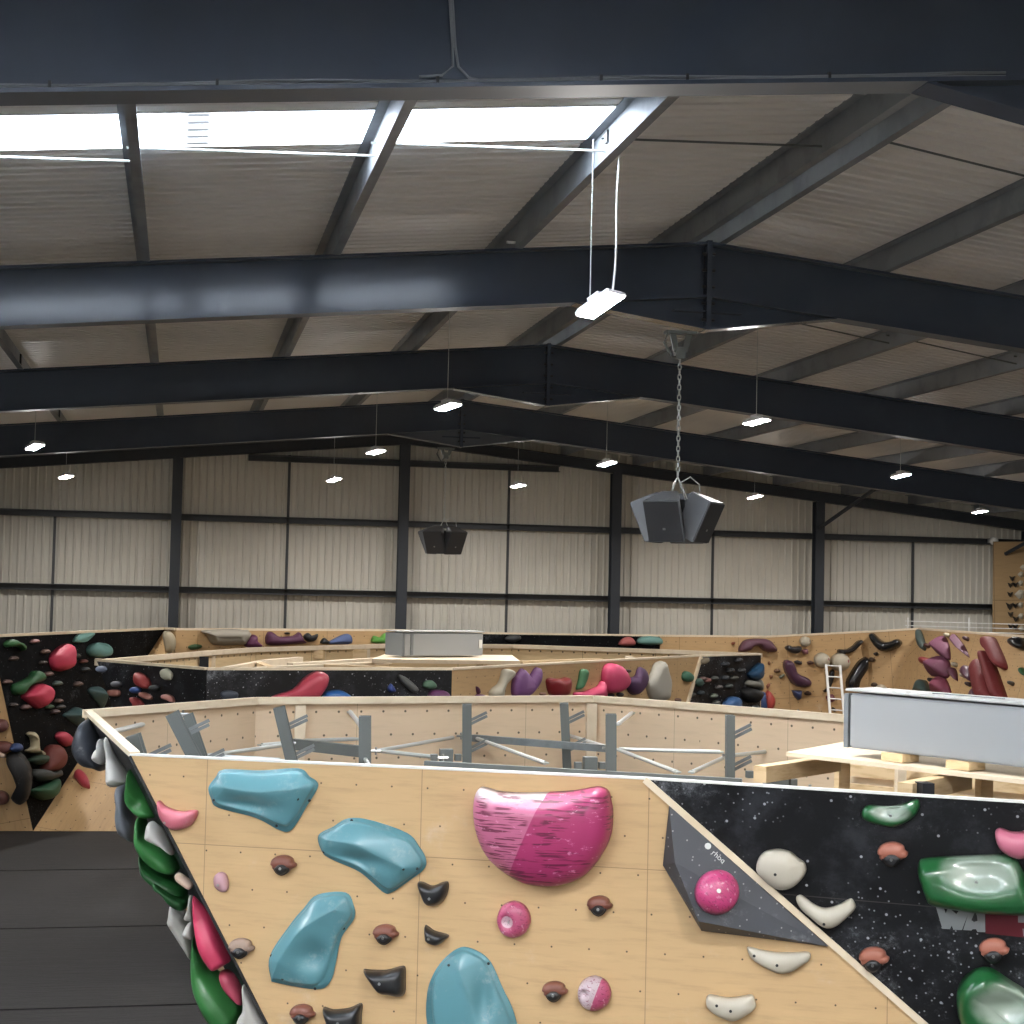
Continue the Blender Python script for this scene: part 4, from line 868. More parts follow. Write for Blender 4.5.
side(KL([(362,785),(400,830),(480,880),(560,920),(600,960),(590,1010),(500,1000),(430,940),(375,870)]), [(*p, 1) for p in KL([(410,880),(500,940)])], .15, 9.75, GS2, 'lower dark green hold, striped by its lit upper edge')
side(KL([(362,830),(385,850),(420,930),(395,920),(365,880)]), [(*p, 1) for p in KL([(385,880)])], .08, 10.0, GRY, 'small grey hold peeping out left of the lower green hold')
side(KM([(88,112),(130,125),(220,190),(300,240),(290,300),(250,300),(190,260),(150,200),(95,160)]), [(*p, 1) for p in KM([(150,170),(240,240)])], .14, 9.7, GS2, 'lowest dark green hold above the grey corner hold')
side(KM([(218,100),(235,82),(270,95),(325,140),(330,165),(310,182),(270,160),(232,130)]), [(*p, 1) for p in KM([(245,110),(300,155)])], .05, 9.1, hold_mat('peach_side_hold', rgb(222, 190, 165), .5, .3), 'small peach and white pill hold at the leaning edge')
side(KM([(200,262),(250,300),(290,340),(330,440),(330,610),(290,560),(225,460),(180,390),(182,350)]), [(*p, 1) for p in KM([(240,380),(290,470)])], .12, 10.0, WHT, 'pale grey pointed hold silhouetted over the mats')
side(KM([(312,220),(330,240),(333,300),(335,370),(300,378),(278,360),(300,300)]), [(*p, 1) for p in KM([(312,320)])], .06, 9.5, WHT, 'small upper white horn beside the neon pink hold')
side(KM([(325,380),(335,440),(330,490),(290,485),(268,465),(290,410)]), [(*p, 1) for p in KM([(308,450)])], .06, 9.5, WHT, 'small lower white horn beside the neon pink hold')
side(KM([(330,235),(345,232),(430,330),(500,460),(565,610),(555,635),(510,665),(462,684),(425,650),(375,570),(345,460),(330,340)]), [(*p, w) for p, w in zip(KM([(370,370),(440,500),(490,600)]), (.5, 1, 1))], .13, 9.15, PK, 'long neon pink wedge hold on the leaning edge', prof='flat')
side(KM([(335,480),(350,490),(400,600),(440,680),(520,740),(600,820),(655,900),(640,980),(600,1040),(520,1050),(440,990),(380,880),(335,770),(325,620)]), [(*p, w) for p, w in zip(KM([(380,700),(450,850),(550,950)]), (.7, 1, 1))], .2, 9.7, GS, 'largest green hold at the lower end of the overhanging side')
side(KM([(500,700),(545,690),(600,740),(640,830),(645,900),(600,880),(540,820),(505,760)]), [(*p, 1) for p in KM([(560,770),(600,830)])], .08, 9.15, PK2, 'dull pink pad hold below the neon pink wedge')
side(KM([(640,785),(670,810),(720,900),(790,1030),(800,1080),(600,1080),(610,1000),(645,930)]), [(*p, 1) for p in KM([(680,930),(700,1020)])], .08, 9.0, WHT, 'white hold at the very bottom of the leaning edge')

# ---- leftmost wall
def far(pl, out, sp, h, mat, label, group=None, prof='dome', **k): return blob('climbing_hold', pl, out, sp, h, mat, label, group=group, prof=prof, rings=6, n=3, **k)
FM = {}
def fm(c, r=.6, chalk=.2):
    if c not in FM: FM[c] = hold_mat('far_hold_%d' % len(FM), rgb(*c), r, chalk)
    return FM[c]
gg = 'holds on the leftmost climbing wall'
far(G, KG1([(500,330),(530,280),(590,225),(650,192),(688,195),(705,260),(700,340),(698,430),(660,465),(590,475),(530,450),(505,400)]), [(*KG1([(620,350)])[0], 1)], .22, fm((226, 44, 88)), 'neon pink half moon fin, upper of two on the leftmost wall', gg, 'flat')
far(G, KG1([(210,730),(270,660),(340,605),(410,602),(470,640),(490,700),(475,780),(430,835),(375,862),(330,840),(270,790)]), [(*KG1([(380,720)])[0], 1)], .22, fm((226, 44, 88)), 'neon pink half moon fin, lower of two on the leftmost wall', gg, 'flat')
far(G, KG1([(30,200),(60,160),(100,152),(140,180),(200,200),(235,240),(220,268),(180,230),(120,220),(60,230)]), [(*KG1([(110,195)])[0], 1)], .15, fm((52, 120, 62)), 'green hooked hold at the top left corner of the leftmost wall', gg)
far(G, KG1([(110,620),(180,580),(280,530),(310,480),(350,468),(400,500),(420,560),(350,600),(240,640),(190,720),(120,700)]), [(*p, 1) for p in KG1([(180,640),(350,530)])], .16, fm((40, 104, 56)), 'long green hold just above the lower pink fin', gg)
far(G, KG1([(742,165),(790,98),(945,80),(900,150),(850,180),(770,182)]), [(*KG1([(840,135)])[0], 1)], .14, fm((110, 170, 160)), 'mint dish hold right under the top of the black triangle', gg, dents=((*KG1([(840,125)])[0], .3, .15, .08),))
far(G, KG1([(880,250),(940,188),(1060,185),(1120,240),(1110,310),(1040,335),(920,325)]), [(*KG1([(1000,255)])[0], 1)], .18, fm((92, 146, 140)), 'larger mint hold lower right of the mint dish', gg, dents=((*KG1([(1030,220)])[0], .3, .15, .1),))
far(G, KG1([(895,665),(980,628),(1040,650),(1060,780),(1050,860),(990,800)]), [(*KG1([(1000,720)])[0], 1)], .2, fm((62, 98, 100)), 'dark teal wedge hold left of the middle island corner', gg, 'cone')
far(G, KG1([(635,925),(700,880),(770,838),(860,870),(830,900),(860,1000),(850,1060),(720,990)]), [(*KG1([(770,930)])[0], 1)], .22, fm((62, 98, 100)), 'dark teal wedge hold above the corner of the near island', gg, 'cone')
far(G, KG2([(430,170),(450,135),(490,135),(540,180),(550,225),(520,250),(470,225)]), [(*KG2([(490,190)])[0], 1)], .14, fm((214, 58, 88)), 'pink pebble hold right of centre, low on the black triangle', gg)
far(G, KG2([(310,440),(330,350),(350,260),(400,230),(440,260),(465,330),(450,410),(400,450),(350,455)]), [(*KG2([(395,340)])[0], 1)], .24, fm((128, 54, 46)), 'rust red rounded fin low on the black triangle', gg)
far(G, KG2([(195,590),(260,580),(400,500),(430,520),(420,600),(380,655),(330,672),(260,650)]), [(*KG2([(330,600)])[0], 1)], .22, fm((34, 92, 60)), 'dark green bowl hold, lowest on the black triangle', gg)
far(G, KG2([(240,440),(290,425),(380,450),(440,430),(458,470),(430,490),(330,530),(250,500)]), [(*KG2([(330,475)])[0], 1)], .2, fm((74, 78, 76)), 'dark grey ledge hold above the green bowl', gg)
far(G, KG2([(200,150),(235,130),(262,180),(262,250),(280,290),(330,310),(320,360),(280,310),(220,300),(190,280),(235,250),(230,180)]), [(*p, 1) for p in KG2([(240,200),(250,280)])], .14, fm((190, 176, 140)), 'cream bent horn hold in the dark lower half of the triangle', gg)
far(G, KG2([(250,320),(330,320),(320,380),(260,400),(215,360)]), [(*KG2([(275,355)])[0], 1)], .2, fm((46, 70, 52)), 'dark green cup under the cream bent horn', gg)
far(G, KG2([(75,270),(100,225),(135,230),(150,275),(110,295)]), [(*KG2([(112,260)])[0], 1)], .12, fm((60, 84, 136)), 'small blue hold low on the black triangle', gg)
far(GL1, KG2([(50,310),(160,290),(250,420),(240,620),(170,700),(90,640),(140,560),(100,430)]), [(*KG2([(170,480)])[0], 1)], .3, fm((26, 27, 30)), 'big black lump hold straddling the left plywood edge', gg)
far(GL1, KG2([(-20,40),(40,35),(70,75),(55,115),(-20,130)]), [(*KG2([(15,80)])[0], 1)], .14, fm((112, 62, 58)), 'maroon hold at the left edge, upper one on plywood', gg)
far(GL1, KG2([(-20,215),(30,205),(80,215),(110,250),(60,290),(-20,290)]), [(*KG2([(40,250)])[0], 1)], .14, fm((112, 58, 52)), 'maroon hold at the left edge, middle one on plywood', gg)
far(GL1, KG2([(-20,600),(40,600),(75,640),(60,690),(-20,690)]), [(*KG2([(25,645)])[0], 1)], .14, fm((104, 58, 50)), 'maroon hold at the left edge, lowest one on plywood', gg)
far(GL1, KG2([(-20,250),(10,260),(50,295),(45,325),(10,310),(-20,300)]), [(*KG2([(15,290)])[0], 1)], .18, fm((222, 190, 170)), 'pale pink pill hold at the left edge of the photo', gg)
far(GR, KG2([(580,480),(600,450),(640,450),(690,500),(712,570),(690,580),(640,560),(600,515)]), [(*p, 1) for p in KG2([(620,490),(670,545)])], .1, fm((208, 62, 80), .45, .4), 'lone pink pebble on the plywood triangle beside the near island', gg)
sm = [(340,170,38,(196,140,140),'tiny pale pink knob at the top of the black triangle'), (450,275,40,(150,118,104),'small tan hold left of the upper pink fin'), (125,345,38,(110,90,84),'small brown hold under the green hooked hold'),
 (60,585,38,(130,100,92),'small brown hold at the left border of the black triangle'), (485,505,40,(140,112,104),'small tan hold below left of the upper pink fin'), (575,600,42,(104,122,118),'small grey green hold between the two pink fins'),
 (785,605,40,(128,106,98),'small tan hold right of the two pink fins'), (840,375,34,(124,66,56),'small rust hold right of the upper pink fin'), (860,455,36,(84,92,96),'small slate hold below the small rust one'),
 (250,845,44,(130,98,96),'small mauve hold touching the tip of the lower fin'), (490,840,38,(90,128,100),'small sage hold right of the lower fin tip'), (585,780,36,(142,112,102),'small tan hold lower right of the lower fin'),
 (610,840,36,(108,108,106),'small grey hold beside the small tan one'), (550,890,40,(122,104,104),'small grey pink hold above the teal wedge'), (120,820,34,(92,84,84),'small dark hold near the left plywood edge'), (425,385,30,(120,110,104),'tiny grey hold left of the upper pink fin tip'),
 (760,320,44,(58,60,52),'dark olive strip hold right of the upper pink fin')]
for x, y, r_, c_, lab in sm:
    far(G, KG1([(x-r_, y+r_*.2), (x-r_*.5, y-r_*.6), (x+r_*.4, y-r_*.6), (x+r_, y+r_*.1), (x+r_*.4, y+r_*.4), (x-r_*.4, y+r_*.5)]), [(*KG1([(x, y)])[0], 1)], .09, fm(c_), lab, gg)
# ---- middle island, left black face
g2 = 'holds on the middle island'
far(B[0], KD1([(-6,185),(20,195),(40,215),(48,250),(20,248),(-6,225)]), [(*KD1([(18,222)])[0], 1)], .12, fm((186, 60, 58)), 'red bent hold left on the middle island', g2)
far(B[0], [(137,703),(132,697),(141,699),(145,707),(137,708)], [(138,704,1)], .08, fm((176, 56, 56)), 'second red hold lower left on the middle island', g2)
far(B[0], KD1([(92,180),(110,170),(130,190),(128,212),(112,218),(96,205)]), [(*KD1([(112,195)])[0], 1)], .09, fm((206, 206, 180)), 'cream shell hold on the left black face of the middle island', g2)
far(B[0], KD1([(5,265),(25,265),(50,280),(48,295),(25,290),(5,278)]), [(*KD1([(28,279)])[0], 1)], .07, fm((200, 130, 112)), 'salmon pill hold, left one of the pair', g2)
far(B[0], KD1([(92,275),(115,272),(135,285),(138,305),(120,298),(95,290)]), [(*KD1([(115,287)])[0], 1)], .07, fm((206, 136, 122)), 'salmon pill hold, right one of the pair', g2)
far(B[0], [(110,690),(120,690),(120,696),(112,696)], [(115,693,1)], .07, fm((200, 130, 112)), 'salmon pill near the left end of the middle island', g2)
for x_, y_, c_, lab in ((103, 669, (150,164,190), 'pale blue grey hold at the left tip of the middle island'), (118, 684, (110,112,116), 'grey cluster hold near the left tip'), (137, 690, (70,110,190), 'tiny blue hold between the red holds'), (156,688,(60,62,64),'dark matte hold right of the red holds')):
    far(B[0], ell(x_, y_, 4.5, 3.5, 6), [(x_, y_, 1)], .08, fm(c_), lab, g2)
far(B[1], KD1([(505,292),(530,275),(600,252),(640,210),(680,185),(715,183),(738,200),(735,235),(715,270),(690,292),(600,300),(520,300)]), [(*p, w) for p, w in zip(KD1([(560,280),(640,250),(700,215)]), (.6, .9, 1))], .16, fm((222, 72, 96), .35), 'big coral pink spoon hold on the black face of the middle island', g2)
far(B[1], KD1([(718,285),(725,265),(755,255),(790,256),(825,275),(832,295),(780,310),(730,305)]), [(*KD1([(775,282)])[0], 1)], .14, fm((40, 110, 190), .3), 'bright blue dome right of the coral spoon hold', g2)
far(B[1], KD2([(28,270),(40,250),(50,260),(60,280),(40,285)]), [(*KD2([(43,270)])[0], 1)], .07, fm((60, 84, 160)), 'small blue hold left of the grey slanted hold', g2)
far(B[1], KD2([(70,215),(95,222),(130,250),(148,275),(130,286),(100,262),(78,240)]), [(*p, 1) for p in KD2([(95,238),(130,268)])], .1, fm((110, 114, 112), .3), 'grey slanted bar hold near the right end of the black face', g2)
far(B[1], KD2([(166,262),(175,240),(205,238),(222,262),(195,272)]), [(*KD2([(195,255)])[0], 1)], .08, fm((90, 130, 104)), 'pale green crescent hold above the purple dome', g2)
far(B[1], KD2([(188,305),(195,280),(225,274),(262,282),(272,305),(230,315)]), [(*KD2([(230,296)])[0], 1)], .12, fm((116, 56, 110)), 'purple dome at the right end of the black face', g2)
far(B[1], [(220,693),(228,690),(238,693),(236,699),(224,699)], [(229,695,1)], .05, fm((74, 84, 98)), 'dull slate hold left of the coral spoon', g2)
# plywood part
far(B[2], KD2([(430,300),(432,275),(460,250),(472,220),(478,198),(495,192),(515,205),(510,225),(490,250),(475,285),(470,305)]), [(*p, w) for p, w in zip(KD2([(450,285),(478,240),(497,208)]), (1, .7, 1))], .12, fm((212, 204, 180)), 'cream bone shaped hold on the middle plywood face', g2)
far(B[2], KD2([(516,290),(518,240),(540,205),(560,190),(575,235),(605,190),(622,190),(620,230),(600,270),(570,300),(530,303)]), [(*p, 1) for p in KD2([(540,270),(565,280),(600,240)])], .12, fm((136, 80, 146)), 'purple V shaped hold beside the cream bone', g2)
far(B[2], KD2([(653,235),(670,226),(700,232),(735,225),(742,255),(730,295),(700,303),(668,298),(655,265)]), [(*KD2([(700,265)])[0], 1)], .13, fm((156, 28, 42), .3), 'dark red apple shaped hold right of the purple V', g2)
far(B[2], KD2([(770,272),(778,240),(785,200),(800,192),(812,205),(805,240),(785,270)]), [(*p, 1) for p in KD2([(785,255),(798,210)])], .08, fm((74, 140, 92)), 'slim green upright hold above the pink scoop', g2)
far(B[2], KD2([(870,220),(880,180),(905,168),(935,180),(962,215),(968,250),(940,280),(900,290),(875,275)]), [(*KD2([(915,232)])[0], 1)], .18, fm((236, 60, 118)), 'hot pink egg shaped hold', g2)
far(B[2], KD2([(762,285),(800,280),(850,262),(868,238),(875,275),(872,305),(820,312),(765,306)]), [(*p, 1) for p in KD2([(800,296),(850,285)])], .14, fm((228, 58, 112)), 'hot pink scoop touching the pink egg', g2)
far(B[2], [(625,683),(627,678),(634,676),(637,668),(641,667),(645,672),(646,680),(641,690),(634,695),(628,692)], [(634,684,1)], .12, fm((92, 56, 100)), 'dark purple horned hold right of the pink egg', g2)
far(B[2], [(646,684),(650,672),(654,663),(662,661),(665,670),(668,680),(667,690),(665,700),(652,701),(647,693)], [(655,672,1),(658,690,1)], .15, fm((196, 192, 178)), 'tall pale grey faceted hold near the diagonal strip', g2, 'flat')
far(B[2], [(682,680),(682,673),(686,671),(691,676),(689,682)], [(686,677,1)], .1, fm((58, 118, 92)), 'green dome near the diagonal strip', g2)
far(B[2], [(693,684),(694,679),(699,678),(702,683),(698,687)], [(697,682.5,1)], .08, fm((66, 100, 88)), 'small green knob touching the diagonal strip', g2)
far(B[2], [(699,664),(699,659),(706,657),(707,661),(703,664)], [(703,661,1)], .08, fm((150, 138, 112)), 'beige knob at the top of the diagonal strip', g2)
far(B[2], KD2([(372,300),(385,290),(410,298),(412,308),(375,308)]), [(*KD2([(392,302)])[0], 1)], .07, fm((120, 50, 90)), 'plum hold with small leaf, left on the middle plywood', g2)
far(B[2], KD2([(376,262),(384,268),(388,288),(380,290)]), [(*KD2([(381,277)])[0], 1)], .05, fm((96, 44, 76)), 'tiny plum leaf hold above the plum hold', g2)
for x_, y_, r_, c_, lab in ((541.5, 694, 2.4, (176,130,110), 'tiny tan knob left of the red apple hold'), (627,671,2.2,(70,44,44),'tiny dark leaf hold right of the pink egg'), (610,695,2.6,(46,40,42),'small black jug low between the pink scoop and horned hold'), (619,694.5,3,(46,40,42),'second small black jug beside the horned hold'), (677,700,2.6,(120,84,70),'small brown hold low beside the diagonal strip')):
    far(B[2], ell(x_, y_, r_, r_*.8, 6), [(x_, y_, 1)], .06, fm(c_), lab, g2)
# right black face
far(B[3], KD3([(430,690),(450,620),(500,580),(560,580),(592,620),(585,695),(520,720)]), [(*KD3([(515,640)])[0], 1)], .16, fm((74, 124, 186), .3), 'light blue dome at the bottom of the right black face', g2)
far(B[3], KD3([(680,350),(730,290),(790,235),(815,240),(812,320),(800,400),(720,400)]), [(*KD3([(765,320)])[0], 1)], .16, fm((44, 92, 132), .3), 'blue wedge hold at the upper right of the right black face', g2)
far(B[3], KD3([(660,450),(690,405),(740,430),(790,400),(812,450),(812,520),(760,490),(700,480)]), [(*KD3([(745,445)])[0], 1)], .16, fm((150, 148, 136)), 'pale grey folded hold under the blue wedge', g2)
far(B[3], KD3([(630,500),(700,485),(790,520),(800,570),(750,640),(680,640),(625,580)]), [(*KD3([(715,560)])[0], 1)], .2, fm((20, 21, 24)), 'black ball like hold under the pale folded hold', g2)
for x_, y_, c_, lab in ((215,395,(120,92,88),'dull pink hold at the left of the right black face'), (265,410,(176,116,106),'salmon knob beside the dull pink hold'), (340,390,(84,88,82),'grey olive pebble, right black face'), (450,385,(66,70,74),'dark slate pebble, right black face'), (385,480,(98,92,90),'brown grey pebble below the olive one'),
   (490,470,(86,92,88),'grey pebble in the centre of the right black face'), (545,385,(92,92,82),'slanted olive chip above the centre pebble'), (335,570,(126,138,120),'pale sage hold low on the right black face'), (505,310,(74,76,78),'dark pebble in the upper part of the right black face'), (455,245,(70,74,80),'dark pebble near the top of the right black face'), (590,205,(74,74,78),'dark chip at the top right of the right black face'), (620,310,(80,82,84),'slate chip left of the blue wedge'), (760,690,(140,146,146),'pale chip at the bottom right of the right black face'), (110,560,(84,84,80),'grey chip at the lower left of the right black face'), (200,540,(66,78,84),'blue grey chip low on the right black face'), (360,640,(96,98,92),'grey chip above the rim of the near island')):
    x0, y0 = KD3([(x_, y_)])[0]; far(B[3], [(x0-3.4, y0+1), (x0-1.5, y0-2), (x0+2, y0-2.2), (x0+3.4, y0), (x0+1.5, y0+2), (x0-1.5, y0+2.2)], [(x0, y0, 1)], .08, fm(c_), lab, g2)
# ---- rear wall, above and right of the middle island
g3 = 'holds on the rear climbing wall'
HB = H[1]; HE = H[4]; HF = H[5]
far(HB, KD1([(248,20),(425,20),(415,70),(395,78),(290,78),(260,40)]), [(*p, 1) for p in KD1([(300,48),(380,48)])], .35, fm((176, 168, 152)), 'wide grey beige volume with a rounded front on the rear wall', g3, 'flat', dents=((*KD1([(340,60)])[0], .35, .25, .15),))
far(HB, KD1([(90,30),(120,25),(138,60),(128,105),(105,112),(95,80)]), [(*KD1([(115,70)])[0], 1)], .2, fm((190, 176, 144)), 'cream volume at the left end of the rear plywood', g3)
far(HB, KD1([(188,85),(215,75),(243,80),(238,92),(200,98)]), [(*KD1([(215,87)])[0], 1)], .08, fm((46, 84, 40)), 'flat dark green hold under the grey beige volume', g3)
far(HB, KD1([(408,80),(420,50),(440,38),(458,42),(462,65),(482,85),(440,92)]), [(*KD1([(440,68)])[0], 1)], .16, fm((112, 48, 92)), 'purple rounded hold, left of the wide purple saddle', g3)
far(HB, KD1([(492,60),(500,30),(520,27),(545,45),(600,42),(625,28),(640,60),(650,72),(600,76),(510,80)]), [(*p, w) for p, w in zip(KD1([(515,58),(575,62),(625,55)]), (1, .8, 1))], .18, fm((96, 44, 80)), 'wide purple saddle hold on the rear wall', g3)
far(HB, KD1([(642,45),(660,30),(675,42),(700,35),(690,60),(660,66)]), [(*KD1([(668,50)])[0], 1)], .12, fm((34, 34, 38)), 'black notched hold right of the purple saddle', g3)
far(HB, KD1([(735,72),(770,50),(805,35),(828,40),(830,72),(780,76)]), [(*KD1([(805,58)])[0], 1)], .15, fm((84, 106, 160)), 'blue lavender wing hold on the rear wall', g3)
far(HB, KD1([(708,72),(722,50),(735,58),(748,72)]), [(*KD1([(725,65)])[0], 1)], .1, fm((40, 42, 46)), 'small black hold left of the blue lavender wing', g3)
far(HB, KD1([(912,70),(918,42),(940,50),(960,32),(982,38),(982,70)]), [(*KD1([(950,58)])[0], 1)], .15, fm((90, 170, 50)), 'bright green hold beside the distant grey box', g3)
far(HB, [(284,633),(287,632),(290,633),(287,634.5)], [(287,633,1)], .06, fm((60, 50, 42)), 'tiny dark hold above the purple saddle', g3)
far(H[3], KD2([(490,75),(510,60),(545,58),(555,75),(520,88)]), [(*KD2([(525,72)])[0], 1)], .12, fm((60, 62, 64)), 'dark hold on the black strip right of the distant grey box', g3)
far(H[3], KD2([(938,95),(955,72),(985,66),(1005,85),(1000,100),(960,102)]), [(*KD2([(972,86)])[0], 1)], .14, fm((196, 96, 92)), 'coral arch hold on the black strip', g3)
far(H[3], [(637,643),(639,637.5),(650,636),(661,638),(662,644),(648,645)], [(650,641,1)], .14, fm((110, 164, 156)), 'mint hold at the right end of the black strip', g3)
far(HE, [(738,651),(741,643),(746,639.5),(757,638.5),(768,639.5),(773,645),(776,651),(768,652),(762,650),(758,646),(752,647),(748,651)], [(748,645,1),(757,642.5,1),(768,646,1)], .2, fm((112, 70, 88)), 'mauve arch volume behind the right end of the middle island', g3)
far(HE, [(731,643.5),(733,641.5),(735,643),(733,645)], [(733,643,1)], .07, fm((160, 84, 52)), 'tiny rust hold left of the mauve arch volume', g3)
# ---- right part of the rear wall
def E1(l, s, h, c, lab, r=.45, **k): far(HF, KE1(l), [(*p, 1) for p in KE1(s)], h, fm(c, r), lab, g3, **k)
def ball(pl, px, py, r, lab, grp):
    o = far(pl, ell(px, py, r, r, 10), [(px, py, 1)], r*31/FPX*1.5, fm((206, 196, 172)), lab, grp)
    far(pl, ell(px+r*.45, py-r*.1, r*.28, r*.55, 8), [(px+r*.45, py-r*.1, 1)], r*31/FPX*1.4, fm((168, 70, 86)), None, None, parent=o)
ball(HF, 804.5, 641.5, 5.3, 'smallest of three cream ball holds, highest one', g3); ball(HF, 821, 660, 7.6, 'cream ball hold with pink patch left of the ladder top', g3); ball(HF, 839, 662, 9.2, 'largest cream ball hold, directly over the ladder', g3)
E1([(365,340),(372,305),(400,295),(440,315),(465,360),(475,400),(520,430),(570,450),(598,490),(580,525),(520,530),(450,505),(400,440),(375,390)], [(400,340),(440,430),(550,490)], .2, (92, 56, 82), 'mauve banana shaped hold on plywood right of the middle island', .3)
E1([(382,185),(410,170),(450,185),(510,180),(515,215),(480,245),(430,235),(390,210)], [(420,200),(490,205)], .14, (56, 54, 58), 'black brow shaped hold beside the highest cream ball', .3)
E1([(525,215),(570,205),(575,245),(540,250)], [(550,228)], .1, (150, 96, 104), 'pink grey stub under the highest cream ball')
E1([(457,312),(490,300),(525,318),(518,340),(480,332)], [(492,318)], .08, (60, 56, 58), 'small black wedge hold above the mauve banana')
E1([(568,318),(595,303),(625,318),(620,335),(585,338)], [(597,320)], .08, (84, 52, 42), 'small brown hold left of the cream ball pair')
E1([(285,390),(315,370),(342,388),(330,405),(300,405)], [(315,390)], .08, (112, 78, 48), 'small olive brown hold left of the mauve banana')
E1([(330,440),(372,415),(378,430),(345,458)], [(355,437)], .06, (126, 132, 110), 'thin sage chip left of the mauve banana')
E1([(438,555),(520,558),(515,630),(490,642),(455,600)], [(490,590)], .14, (50, 62, 104), 'navy blue triangular hold under the mauve banana', sharp=True)
E1([(545,580),(575,560),(605,578),(598,598),(560,600)], [(576,580)], .08, (80, 56, 44), 'small brown hold right of the navy triangle')
E1([(480,740),(495,718),(512,740),(508,775),(484,775)], [(496,745)], .08, (60, 64, 80), 'small slate hold above the rim below the navy triangle')
E1([(235,318),(250,308),(258,322),(242,342)], [(246,324)], .06, (140, 92, 56), 'tiny tan hold, highest of a column right of the black face')
E1([(175,395),(195,388),(203,402),(182,415)], [(190,402)], .06, (120, 80, 52), 'tiny tan hold touching the black face edge')
E1([(250,430),(268,422),(276,440),(260,462)], [(264,440)], .06, (140, 92, 56), 'tiny tan hold, middle of a column right of the black face')
E1([(222,515),(250,495),(255,510),(232,545)], [(240,518)], .06, (150, 84, 56), 'tiny rust hold above the red and blue fin')
E1([(210,600),(235,555),(270,590),(292,640),(280,700),(255,735),(222,730),(205,660)], [(248,650)], .18, (196, 66, 56), 'red rounded fin beside the black face', .4)
E1([(160,580),(205,570),(215,640),(222,730),(180,730),(160,660)], [(190,660)], .16, (60, 84, 140), 'blue half of the fin pair beside the black face', .4)
HG = H[5]
def E2(pl, l, s, h, c, lab, r=.45, grp=g3, **k): far(pl, KE2(l), [(*p, 1) for p in KE2(s)], h, fm(c, r), lab, grp, **k)
E1([(828,215),(850,205),(900,205),(950,180),(990,140),(1030,125),(1040,145),(1000,190),(950,232),(880,250),(835,240)], [(870,225),(940,205),(1010,150)], .14, (40, 40, 42), 'black glossy brow hold right of the largest cream ball', .2)
E1([(900,490),(930,420),(980,340),(1020,295),(1070,270),(1085,300),(1075,380),(1020,470),(1000,545),(920,560)], [(960,470),(1040,360)], .18, (30, 30, 33), 'tall black glossy hold behind the grey box corner', .2)
E1([(710,560),(745,520),(760,400),(800,380),(790,470),(750,560),(725,575)], [(760,480)], .12, (40, 40, 42), 'black bar hold behind the ladder', .3)
E1([(730,610),(790,590),(810,640),(760,660)], [(770,625)], .08, (130, 60, 70), 'dull red hold behind the lower ladder rungs')
E1([(785,700),(815,715),(810,740),(785,725)], [(798,718)], .06, (60, 50, 46), 'tiny dark hold behind the foot of the visible ladder')
HQ = H[6]
E2(HQ, [(115,85),(140,78),(165,100),(200,125),(240,125),(280,110),(308,130),(295,155),(250,180),(200,187),(160,165),(130,125)], [(145,105),(200,150),(280,132)], .2, (34, 36, 38), 'large black glossy wing hold left of the wall corner', .15)
E2(HQ, [(138,198),(155,188),(170,200),(155,212)], [(153,200)], .07, (52, 40, 34), 'small dark hold under the black wing')
E2(HQ, [(103,232),(125,218),(150,232),(140,246),(112,245)], [(126,233)], .07, (86, 62, 42), 'small brown hold lower left of the black wing')
E2(HQ, [(122,378),(140,366),(162,376),(155,392),(130,392)], [(142,380)], .07, (84, 60, 42), 'small brown hold just above the grey box lid')
E2(HQ, [(150,400),(165,382),(195,380),(218,400),(205,420),(160,415)], [(185,400)], .14, (190, 176, 150), 'cream ball hold just above the grey box lid')
g4 = 'holds on the right climbing wall'
E2(H7, [(412,70),(420,62),(440,110),(455,160),(445,185),(425,160)], [(432,120)], .16, (70, 84, 80), 'slim grey green fin at the wall corner', .45, g4)
E2(H8, [(500,150),(520,110),(545,92),(570,110),(590,170),(592,235),(560,225),(520,200)], [(548,165)], .3, (124, 62, 92), 'mauve pointed volume, topmost of the stacked pair', .65, g4, prof='cone')
E2(H8, [(455,270),(480,235),(530,210),(570,225),(592,260),(590,320),(570,345),(520,335),(480,330),(458,300)], [(530,280)], .35, (124, 60, 90), 'mauve rounded volume under the pointed one', .65, g4, prof='cone')
E2(H8, [(590,305),(610,280),(630,300),(636,360),(618,340),(595,325)], [(612,312)], .12, (110, 56, 80), 'small mauve leaf right of the rounded mauve volume', .45, g4)
E2(H8, [(485,370),(510,335),(550,335),(580,370),(592,445),(490,440)], [(540,395)], .25, (140, 56, 84), 'rose volume half hidden by the grey box lid', .65, g4, prof='cone')
E2(H8, [(600,90),(620,85),(660,130),(685,170),(706,222),(680,205),(650,180),(615,150)], [(630,125),(670,175)], .16, (112, 60, 88), 'mauve slanted spike at the top of the right wall', .65, g4, prof='cone')
E2(H8, [(680,300),(700,272),(722,285),(728,330),(735,370),(705,355),(682,325)], [(708,315)], .18, (96, 48, 76), 'dark mauve flake left of the red fins', .45, g4)
E2(H8, [(726,280),(745,240),(768,230),(790,265),(820,370),(850,472),(780,470),(750,440),(728,340)], [(765,300),(795,430)], .16, (132, 34, 38), 'red pointed fin, left one of three', .7, g4, prof='flat')
E2(H8, [(800,200),(815,185),(840,200),(860,260),(900,370),(932,478),(885,475),(850,380),(812,280)], [(825,230),(885,420)], .22, (128, 32, 36), 'long red bar fin, middle one of three', .7, g4, prof='flat')
E2(H8, [(806,120),(830,103),(858,108),(885,160),(920,240),(930,285),(905,295),(870,262),(840,200),(812,175)], [(835,140),(895,250)], .2, (140, 38, 44), 'red rounded bar, upper right one of three', .7, g4, prof='flat')
